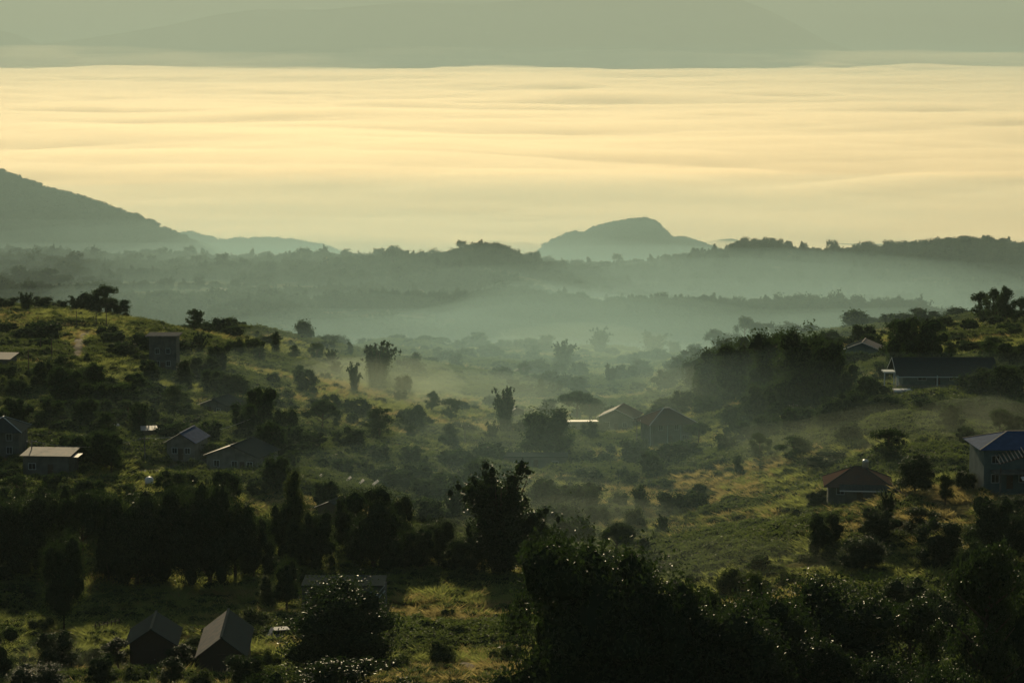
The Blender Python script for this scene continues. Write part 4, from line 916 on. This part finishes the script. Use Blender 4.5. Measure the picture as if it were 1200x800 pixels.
T(1150, 900, 120, 270, 'loose', 'tall open tree with glinting leaves near the lower right corner', var=2)
T(1190, 880, 110, 260, 'mass', 'tall black tree filling the lower right corner', var=0)
T(1135, 720, 44, 92, 'round', 'dark tree with glinting leaves on the right hand bank', var=1)
T(1112, 930, 130, 170, 'mass', 'dark bushy tree at the bottom edge near the right corner', var=1)
T(1165, 665, 80, 85, 'mass', 'dark wide tree below the blue roofed house', var=2)
T(1100, 665, 70, 60, 'mass', 'dark low tree on the bank left of the blue roofed house', var=0)
T(965, 650, 50, 56, 'mass', 'dark bushy tree on the bank below the tank house', var=1)
T(1010, 672, 60, 46, 'round', 'low round tree on the bank above the misty gully', var=1)
# foreground, bottom left and centre
T(398, 815, 150, 140, 'round', 'big black dome shaped tree in the lower left of centre', var=0)
T(400, 905, 150, 140, 'loose', 'black glinting tree crown at the bottom edge under the dome shaped tree', var=1)
T(322, 905, 110, 135, 'mass', 'black glinting tree crown at the bottom edge beside the barns', var=1)
T(465, 905, 100, 120, 'loose', 'glinting tree crown at the bottom edge right of the dome shaped tree', var=0)
T(75, 738, 56, 120, 'round', 'dark round crowned tree with bare trunk in the lower left field', var=1)
T(336, 718, 34, 66, 'round', 'slim small tree with dark crown in front of the flat roofed house', var=2)
T(313, 715, 26, 40, 'slim', 'narrow shrubby tree left of the slim small tree', var=1)
T(600, 905, 110, 125, 'mass', 'black tree crown at the bottom edge of the centre', var=2)
T(530, 905, 90, 115, 'loose', 'glinting tree crown at the bottom edge left of centre', var=2)
T(65, 790, 60, 50, 'mass', 'dark round bush like tree in front of the lower left barn', var=2)
T(-5, 800, 70, 70, 'mass', 'dark bushy tree at the left edge of the lower field', var=0)
# dark belt of trees, left
g = 'dark belt of trees across the lower left'
ords = ['first', 'second', 'third', 'fourth', 'fifth', 'sixth', 'seventh', 'eighth', 'ninth', 'tenth', 'eleventh', 'twelfth', 'thirteenth']
for i, (px, b, w, h, k) in enumerate([(-6, 682, 70, 92, 'mass'), (32, 684, 66, 100, 'round'), (66, 678, 60, 98, 'mass'), (98, 684, 64, 108, 'broad'), (128, 686, 70, 112, 'mass'), (160, 688, 66, 106, 'round'), (190, 682, 60, 98, 'mass'), (218, 688, 64, 110, 'round'), (246, 688, 70, 108, 'mass'), (276, 684, 56, 92, 'round'), (298, 680, 46, 78, 'mass')]):
    T(px, b, w * 1.15, h * 1.13, k, 'dark full crowned tree, %s from the left in the lower left belt' % ords[i], g, var=i % 3)
g = 'trees crowding the middle of the lower half'
T(346, 648, 34, 98, 'slim', 'tall narrow dark tree between the left belt and the lit shed', g, var=0)
T(330, 655, 40, 75, 'mass', 'dark rounded tree just left of the tall narrow one', g, var=1)
T(372, 668, 52, 68, 'mass', 'low dark round tree below the lit shed among the trees', g, var=2)
T(352, 668, 36, 60, 'round', 'small dark tree at the foot of the tall narrow tree', g, var=1)
T(438, 670, 84, 106, 'mass', 'large dark round tree right of the lit shed', g, var=0)
T(410, 655, 44, 82, 'round', 'dark tree leaning on the large round tree from the left', g, var=0)
T(466, 655, 46, 80, 'round', 'dark tree leaning on the large round tree from the right', g, var=2)
T(490, 672, 52, 62, 'mass', 'low misty tree between the round tree and the bamboo', g, var=1)
T(514, 664, 46, 58, 'round', 'hazy tree left of the great bamboo clump', g, var=1)
T(540, 678, 50, 52, 'mass', 'low dark tree at the left foot of the great bamboo clump', g, var=0)
T(586, 676, 150, 152, 'bamboo', 'great dark bamboo clump with drooping plumes in the centre', None, var=0, cat='bamboo')
T(626, 668, 46, 66, 'mass', 'dark tree against the right side of the great bamboo clump', g, var=2)
T(556, 672, 40, 58, 'mass', 'dark tree beneath the left plumes of the great bamboo clump', g, var=2)
T(382, 600, 34, 40, 'round', 'small dark tree above the lit shed among the trees', g, var=1)
T(495, 588, 40, 30, 'mass', 'low dark tree above the belt left of the great bamboo clump', g, var=1)
# middle distance, named
T(640, 543, 70, 68, 'round', 'full round dark tree above the long low grey shed', var=0)
T(378, 510, 52, 46, 'broad', 'flat topped spreading dark tree on the left of the misty bowl', var=0)
T(445, 522, 40, 46, 'loose', 'bare looking open tree right of the flat topped spreading tree', var=1)
T(305, 512, 48, 66, 'mass', 'dark full tree left of the flat topped spreading tree', var=1)
T(285, 520, 40, 50, 'mass', 'dark bushy tree above the pale gabled house', var=0)
T(335, 525, 44, 46, 'mass', 'dark low tree beside the trunk of the flat topped tree', var=2)
T(410, 535, 50, 36, 'mass', 'low misty tree in front of the open bare looking tree', var=0)
T(487, 506, 28, 34, 'round', 'pale misty round tree in the middle of the bowl', var=2)
T(529, 498, 26, 34, 'loose', 'small thin tree with sparse crown in the bright mist', var=0)
T(527, 525, 26, 30, 'slim', 'small misty bush like tree below the sparse one', var=2)
T(592, 512, 44, 66, 'bamboo', 'loose leaning bamboo clump left of the round tree', None, var=1, cat='bamboo')
T(676, 496, 46, 42, 'broad', 'spreading thin crowned tree above the round dark tree', var=1)
T(442, 456, 66, 64, 'bamboo', 'big bamboo clump rising from the mist on the left slope', None, var=2, cat='bamboo')
T(415, 462, 24, 42, 'bamboo', 'small bamboo tuft at the left foot of the big slope clump', None, var=0, cat='bamboo')
T(487, 446, 26, 32, 'slim', 'misty upright tree right of the big slope bamboo', var=1)
T(472, 442, 22, 24, 'round', 'round misty tree between slope bamboo and upright tree', var=1)
T(534, 434, 18, 20, 'round', 'small round tree on the green field brow', var=0)
T(260, 442, 28, 42, 'mass', 'dark egg shaped tree on the grassy left slope', var=0)
T(216, 456, 30, 34, 'slim', 'dark pointed tree below the tall dark building', var=0)
T(175, 448, 34, 30, 'mass', 'dark bushy tree at the left foot of the tall building', var=1)
T(715, 455, 26, 32, 'bamboo', 'small feathery clump on the slope above the gabled house', None, var=1, cat='bamboo')
T(634, 470, 16, 26, 'slim', 'small upright tree on the upper misty slope', var=2)
T(660, 438, 46, 44, 'bamboo', 'uneven bamboo clump near the far brow right of the bright hut', None, var=2, cat='bamboo')
T(703, 418, 36, 38, 'bamboo', 'tall square topped bamboo clump on the far brow', None, var=0, cat='bamboo')
T(765, 418, 50, 34, 'bamboo', 'wide bamboo clump on the far brow', None, var=1, cat='bamboo')
T(790, 420, 20, 26, 'mass', 'small dark tree joined to the wide brow bamboo', var=1)
T(742, 432, 26, 20, 'mass', 'low misty tree beneath the wide brow bamboo', var=1)
T(1072, 582, 52, 52, 'round', 'neat round crowned dark tree on the lit grass by the tank house', var=1)
T(1107, 597, 26, 42, 'loose', 'small dark tree with forked stem right of the neat round tree', var=2)
T(1041, 548, 46, 50, 'loose', 'pale thin leafed tree in the mist above the neat round tree', var=0)
T(931, 548, 40, 38, 'loose', 'misty spiky tree in the right meadow', var=1)
T(1149, 530, 22, 24, 'round', 'small round tree behind the blue roofed house', var=0)
T(1175, 528, 14, 24, 'slim', 'slim tree behind the ridge of the blue roofed house', var=1)
T(975, 553, 90, 22, 'mass', 'low spreading hedge like tree right of the spiky misty tree', var=0)
T(744, 622, 34, 34, 'bush', 'dark round shrub on the bank above the foreground clump', cat='shrub')
# upper right
T(1072, 438, 74, 74, 'mass', 'massive dark tree towering behind the long veranda house', var=1)
T(1050, 432, 40, 58, 'loose', 'lighter leaved tree on the left of the massive dark tree', var=2)
T(1096, 436, 40, 50, 'mass', 'dark tree merging with the right side of the massive tree', var=0)
g = 'tall thin trees on the right skyline'
T(1148, 383, 24, 44, 'loose', 'tall thin skyline tree, leftmost of the upper right group', g, var=0)
T(1164, 385, 26, 48, 'loose', 'tall thin skyline tree, second of the upper right group', g, var=1)
T(1180, 386, 30, 50, 'loose', 'tall thin skyline tree, tallest of the upper right group', g, var=2)
T(1196, 386, 24, 40, 'loose', 'tall thin skyline tree cut by the right edge', g, var=0)
# skyline of the left shoulder
g = 'trees along the left skyline'
for i, (px, b, w, h, k, lab) in enumerate([(8, 362, 34, 14, 'mass', 'low dark tree mass at the left end of the skyline'), (30, 360, 24, 22, 'bamboo', 'spiky topped tree near the left end of the skyline'), (48, 362, 34, 16, 'mass', 'low rounded tree right of the spiky skyline tree'), (70, 362, 22, 13, 'mass', 'smallest low tree in the left skyline row'), (90, 364, 30, 20, 'bamboo', 'feathery dark tree left of the tall skyline tree'), (108, 366, 34, 22, 'mass', 'dark tree at the left foot of the tall skyline tree'), (124, 368, 28, 32, 'loose', 'tallest dark tree on the left skyline'), (138, 369, 30, 20, 'mass', 'dark tree ending the left skyline row'),
    (227, 378, 24, 26, 'loose', 'dark irregular tree on the skyline above the tall building'), (240, 380, 14, 14, 'round', 'small round tree right of the irregular skyline tree'), (272, 384, 14, 17, 'round', 'small dark ball shaped tree on the descending skyline'), (283, 387, 16, 12, 'mass', 'low dark tree right of the ball shaped one'), (310, 388, 8, 9, 'round', 'tiny round tree on the descending skyline'), (322, 389, 10, 8, 'mass', 'tiny low bush like tree on the descending skyline'), (357, 394, 22, 24, 'round', 'dark tree standing out alone on the descending skyline'), (372, 396, 10, 11, 'round', 'tiny tree right of the lone skyline tree'), (390, 398, 24, 17, 'mass', 'misty low tree cluster at the brow'), (402, 399, 16, 16, 'round', 'misty round tree at the brow')]):
    T(px, b, w * 1.15, h * 1.25, k, lab, g, var=i % 3)
g = 'trees along the misty middle brow'
for i, (px, b, w, h, k, lab) in enumerate([(500, 411, 18, 15, 'broad', 'flat crowned misty tree on the middle brow'), (517, 411, 20, 14, 'broad', 'wide flat misty tree on the middle brow'), (558, 411, 26, 17, 'mass', 'dome shaped misty tree cluster on the middle brow'), (543, 410, 8, 8, 'round', 'tiny misty tree left of the dome shaped cluster'), (589, 411, 10, 11, 'round', 'left one of two small misty brow trees'), (597, 411, 9, 11, 'round', 'right one of two small misty brow trees'), (625, 413, 22, 14, 'mass', 'low misty tree left of the uneven bamboo'), (640, 414, 20, 18, 'mass', 'misty tree touching the uneven bamboo'), (814, 408, 18, 14, 'mass', 'low misty tree at the right end of the brow')]):
    T(px, b, w * 1.3, h * 1.35, k, lab, g, var=i % 3)
# dark wood on the right: every tree its own
rw = random.Random(21); g = 'dark wood on the right slope'
lst = [(838, 470, 60, 62), (870, 478, 66, 78), (905, 482, 70, 86), (940, 488, 74, 96), (968, 480, 56, 84), (820, 462, 44, 44), (850, 440, 44, 40), (880, 436, 40, 44), (915, 445, 50, 52), (990, 470, 40, 44), (955, 440, 44, 48), (925, 500, 60, 60), (890, 500, 54, 50), (975, 505, 50, 40), (1020, 478, 44, 34), (1035, 452, 30, 26), (800, 450, 34, 30), (780, 462, 36, 26), (830, 492, 40, 26), (858, 502, 40, 28), (1150, 470, 60, 34), (1185, 475, 60, 48), (1190, 440, 50, 40), (1140, 495, 60, 26), (1090, 490, 50, 22), (1180, 500, 60, 30), (800, 486, 34, 26), (900, 520, 46, 30), (1000, 498, 50, 40), (1040, 490, 46, 26), (812, 440, 34, 32)]
names = ['front left', 'left middle', 'middle', 'tall central', 'right central', 'left fringe', 'upper left', 'upper middle', 'upper centre', 'beside the wooded house', 'back', 'lower centre', 'lower left', 'lower right', 'below the two cars', 'left of the porch', 'outermost left', 'left foot', 'lower fringe', 'lowest fringe', 'right of the long house', 'at the right edge beside the long house', 'at the right edge behind the long house', 'below the long house', 'below the pale porch', 'at the right edge above the smoke', 'right of the hipped house', 'lowest at the misty meadow edge', 'left of the tiny pale shed', 'below the tiny pale shed', 'beside the wide brow bamboo']
for i, (px, b, w, h) in enumerate(lst):
    w *= 1.12; h *= 1.1
    T(px, b, w, h, rw.choice(['mass', 'round', 'mass']), 'dark tree of the right hand wood, %s' % names[i], g, var=i % 3)
g = 'misty trees along the right hand brow'
brow = [(838, 404, 20, 20, 'broad'), (858, 402, 22, 14, 'mass'), (872, 400, 18, 26, 'broad'), (893, 398, 24, 18, 'mass'), (912, 396, 22, 14, 'loose'), (926, 394, 20, 16, 'loose'), (944, 391, 26, 14, 'mass'), (965, 389, 22, 10, 'mass'), (1003, 386, 28, 18, 'mass'), (1024, 384, 26, 12, 'mass'), (1042, 382, 22, 14, 'mass'), (1062, 380, 26, 12, 'mass'), (1082, 378, 30, 14, 'mass'), (1104, 376, 24, 10, 'mass'), (1124, 374, 28, 12, 'mass'), (1210, 376, 30, 16, 'mass')]
for i, (px, b, w, h, k) in enumerate(brow):
    T(px, b + 3, w * 1.5, h * 1.7, k, 'misty skyline tree, %s from the left along the right hand brow' % (ords[i] if i < 13 else ['fourteenth', 'fifteenth', 'last'][i - 13]), g, var=i % 3)

# yard plants that half hide the houses
YARD = {'edge': 'the hipped house at the left edge', 'lit_shed': 'the long lit shed at left', 'blue_left': 'the blue roofed small house', 'slope_shed': 'the small gabled shed on the left slope', 'long_left': 'the pale gabled house by the track', 'in_trees': 'the lit shed among the dark trees', 'low_grey': 'the long low grey shed', 'gable_mid': 'the gabled house in the bowl', 'hip_mid': 'the brown hipped house with posts', 'far_mid': 'the low hut on the misty slope', 'long_right': 'the long veranda house', 'wooded': 'the house in the right wood', 'tank_house': 'the water tank house', 'big_right': 'the blue roofed big house', 'barn_a': 'the gable fronted barn', 'barn_b': 'the corrugated barn', 'tower': 'the tall dark building', 'annex_mid': 'the low lean-to shed', 'edge_top': 'the lit roof corner at upper left', 'shelter': 'the open shelter'}
ry = random.Random(404); PX = {}
def pix(v): return 600 + v.x / v.y * F, 400 + F * math.tan(math.atan2(-v.z, v.y) - PITCH)
for k, ph in YARD.items():
    p, w, d = HOUSES[k]; PX[ph] = pix(p)
    for side, word in ((-1, 'left'), (1, 'right'), (0, 'front')):
        if k in ('big_right', 'tank_house', 'shelter', 'hip_mid') and side == 0: continue
        x = p.x + (side * (w / 2 + ry.uniform(1.2, 2.4)) if side else ry.uniform(-.25, .25) * w); y = p.y + (ry.uniform(-1, d * .5) if side else -ry.uniform(2.0, 3.2))
        q = Vector((x, y, H(x, y) - .1)); hh = ry.uniform(2.2, 4.6) if side else ry.uniform(.9, 1.5); kind = ry.choice(['mass', 'loose', 'round', 'bush']) if side and hh > 3 else 'bush'
        plant(0, 0, hh * ry.uniform(.9, 1.3) * F / y * (1.3 if not side else 1), hh * F / y, kind, ('shrub ' if kind == 'bush' else 'small tree ') + ('growing in front of ' if not side else 'beside the %s wall of ' % word) + ph, 'garden trees and shrubs by the houses', rnd=ry, cat='shrub' if kind == 'bush' else 'tree', at=q)
for ph, c in {'the round tree above the grey shed': (640, 520), 'the great central bamboo': (586, 620), 'the flat topped spreading tree': (378, 495), 'the slope bamboo clump': (442, 440), 'the egg shaped tree': (260, 425), 'the neat round tree at right': (1072, 560), 'the dirt track at upper left': (97, 402), 'the lower left belt of trees': (150, 640), 'the misty gully at lower right': (930, 680), 'the big dome shaped tree': (398, 740), 'the far brow bamboo': (703, 405), 'the slim middle pole': (545, 515), 'the uneven bamboo clump': (660, 430), 'the massive dark tree at right': (1072, 400), 'the lower right corner tree': (1160, 720), 'the sparse thin tree in the mist': (529, 485), 'the lone skyline tree': (357, 385), 'the open misty tree at right': (1041, 525), 'the middle dirt path': (790, 553), 'the lit meadow at bottom centre': (540, 740), 'the spiky misty tree': (931, 530), 'the foreground tree clump': (700, 700)}.items(): PX[ph] = c

# hamlet trees on the dark left terrace
rh = random.Random(66); spots = [(20, 470), (52, 462), (78, 478), (108, 470), (138, 482), (60, 500), (100, 505), (128, 520), (150, 498), (205, 488), (228, 500), (160, 470), (20, 505), (100, 545), (125, 552), (150, 590), (60, 590), (100, 588), (20, 592), (200, 588), (230, 596), (265, 592), (300, 588), (325, 580), (318, 545), (340, 560), (290, 492), (240, 448), (275, 470), (8, 452)]
near_ = ['under the terraces at the left edge', 'above the hipped house', 'left of centre above the lit shed', 'above the lit shed', 'above the white tank', 'directly above the long lit shed', 'right of the long lit shed', 'left of the white tank', 'above the bright strip shed', 'behind the blue roofed house', 'right of the blue roofed house', 'on the slope above the strip shed', 'beside the hipped house', 'right of the shed awning', 'between the shed and the track', 'below the track end', 'below the long lit shed', 'below and right of the long lit shed', 'below the hipped house', 'below the blue roofed house', 'left below the pale gabled house', 'below the pale gabled house', 'right below the pale gabled house', 'left of the tilted sheets', 'right of the pale gabled house', 'under the lone tilted sheet', 'behind the pale gabled house', 'above the small gabled shed', 'right of the small gabled shed', 'below the lit roof corner']
for (px, py), nr in zip(spots, near_):
    q = hit(px, py)
    if any((q.x - a_) ** 2 + (q.y + 2 - b_) ** 2 < (r_ + 1) ** 2 for a_, b_, r_ in CLEAR): continue
    w = rh.uniform(30, 50); T(px, py, w, w * rh.uniform(.65, 1.15), rh.choice(['mass', 'round', 'loose', 'mass']), 'dark hamlet tree ' + nr, 'dark trees around the left hamlet', var=rh.randrange(3))
for i, (px, py, w, h, k, lab) in enumerate([(120, 812, 44, 48, 'mass', 'dark bushy tree at the left foot of the gable fronted barn'), (160, 808, 50, 36, 'bush', 'glinting shrub in front of the gable fronted barn, the left one'), (200, 812, 44, 44, 'loose', 'open dark tree in front of the gap between the barns'), (238, 812, 50, 34, 'bush', 'dark shrub in front of the corrugated barn'), (290, 822, 60, 62, 'mass', 'dark tree at the right foot of the corrugated barn'), (375, 735, 40, 44, 'mass', 'dark tree covering the wall of the flat roofed house'), (424, 742, 40, 48, 'mass', 'dark tree right of the dome shaped tree before the flat roofed house'), (40, 815, 80, 40, 'mass', 'black low tree at the bottom left corner'),
    (1030, 640, 60, 44, 'mass', 'dark bushy tree on the bank below the tank house fence'), (1078, 640, 46, 50, 'loose', 'open dark tree midway down the right bank'), (1185, 610, 50, 34, 'mass', 'dark low tree at the foot of the blue roofed house'), (1060, 735, 70, 60, 'mass', 'dark rounded tree above the glinting open one'), (1105, 770, 80, 80, 'round', 'dark round tree left of the tall glinting corner tree'), (1005, 760, 90, 66, 'mass', 'dark low tree right of the dome shaped tree'), (1170, 735, 60, 70, 'mass', 'dark tree behind the lower right corner tree'), (860, 700, 46, 44, 'bush', 'dark shrub left of the misty gully'), (1195, 660, 50, 60, 'mass', 'dark tree at the right edge of the bank')]):
    T(px, py, w, h, k, lab, 'dark trees on the lower right bank', var=i % 3, cat='shrub' if k == 'bush' else 'tree')

# smaller trees and shrubs dotted over the slopes
rs = random.Random(99); made = []
def free(x, y, gap, front):
    return not (any((x - a_) ** 2 + (y - b_) ** 2 < (r_ * .85) ** 2 for a_, b_, r_ in TAKEN) or any((x - a_) ** 2 + (y + front - b_) ** 2 < (r_ + gap) ** 2 for a_, b_, r_ in CLEAR))
n = 0
for _ in range(4000):
    if n >= 230: break
    y = 250 + 800 * rs.random() ** 1.1; x = rs.uniform(-.225, .225) * y; z = H(x, y); px, py = pix(Vector((x, y, z)))
    if py < 408 or py > 805 or not free(x, y, 1.5, 0): continue
    if 470 < px < 640 and 690 < py < 780 and rs.random() < .6: continue
    if fbm(np.array([x / 60]), np.array([y / 60]), 2, 777)[0] < -.25: continue
    hp = rs.uniform(1.4, 3.6); wp = hp * rs.uniform(1.1, 1.9)
    o = plant(px, py, wp * F / y, hp * F / y, 'bush', None, None, rnd=rs, cat='shrub', at=Vector((x, y, z - .15))); made.append((o, px, py, 'shrub', 'big' if hp > 2.7 else ('low' if hp < 2 else 'rounded'))); n += 1
n = 0
for _ in range(3000):
    if n >= 150: break
    y = 300 + 680 * rs.random() ** .9; x = rs.uniform(-.22, .22) * y; z = H(x, y); px, py = pix(Vector((x, y, z)))
    if py < 415 or (455 < px < 780 and 680 < py < 800) or (px < 330 and 680 < py) or not free(x, y, 4, 4): continue
    hp = rs.uniform(3.2, 8.0) * (1.0 if px < 380 else .9); k = rs.choice(['round', 'loose', 'loose', 'loose', 'slim', 'mass', 'broad', 'bamboo', 'bamboo'])
    o = plant(px, py, hp * rs.uniform(.7, 1.0) * F / y * (.6 if k == 'slim' else 1), hp * F / y, k, None, None, rnd=rs, cat='bamboo' if k == 'bamboo' else 'tree', at=Vector((x, y, z - .1)))
    made.append((o, px, py, 'bamboo clump' if k == 'bamboo' else 'tree', ('taller ' if hp > 6 else 'small ') + {'round': 'round', 'loose': 'open crowned', 'slim': 'narrow', 'mass': 'bushy', 'broad': 'spreading', 'bamboo': 'feathery'}[k])); n += 1
bins = {}
for o, px, py, wd, adj in made:
    ph = min(PX, key=lambda q: (PX[q][0] - px) ** 2 + 2 * (PX[q][1] - py) ** 2); dx, dy = px - PX[ph][0], 1.4 * (py - PX[ph][1])
    dr = ('to the right of' if dx > 0 else 'to the left of') if abs(dx) > abs(dy) else ('just below' if dy > 0 else 'just above')
    bins.setdefault((ph, dr, wd), []).append((math.hypot(dx, dy), o, adj))
RK = ['nearest', 'second nearest', 'third nearest', 'fourth nearest', 'fifth nearest', 'sixth nearest', 'seventh nearest', 'eighth nearest', 'ninth nearest', 'tenth nearest'] + ['%dth nearest' % q for q in range(11, 60)]
for (ph, dr, wd), v in bins.items():
    v.sort(key=lambda q: q[0])
    for q, (_, o, adj) in enumerate(v):
        o['label'] = '%s %s, %s %s %s' % (adj, wd, RK[q], dr, ph)
        if len(o['label'].split()) > 16: o['label'] = '%s %s, %s %s %s' % (adj.split()[-1], wd, RK[q], dr.replace('to the ', ''), ph)
        o['group'] = wd + 's scattered over the slopes'
# fences
def fence(a_, b_, n_, label):
    A = hit(*a_); B = hit(*b_); o = empty('fence', A); tag(o, label, 'fence'); P = [A.lerp(B, q / (n_ - 1)) for q in range(n_)]
    for q in P:
        z = H(q.x, q.y); MB().tube([(q.x - A.x, q.y - A.y, z - A.z - .3), (q.x - A.x, q.y - A.y, z - A.z + 1.5)], [.07, .06], 6).build('post', M['wood'], o)
    for hh in (.6, 1.2):
        m = MB()
        for q, r_ in zip(P[:-1], P[1:]): m.beam((q.x - A.x, q.y - A.y, H(q.x, q.y) - A.z + hh), (r_.x - A.x, r_.y - A.y, H(r_.x, r_.y) - A.z + hh), .05, .08)
        m.build('rail', M['wood'], o)
fence((1036, 574), (1062, 590), 8, 'low wooden fence running down the lit grass beside the tank house')
fence((112, 744), (140, 738), 7, 'wooden fence by the left corner of the gable fronted barn')
fence((1000, 700), (1062, 686), 10, 'wooden fence along the misty gully at lower right')
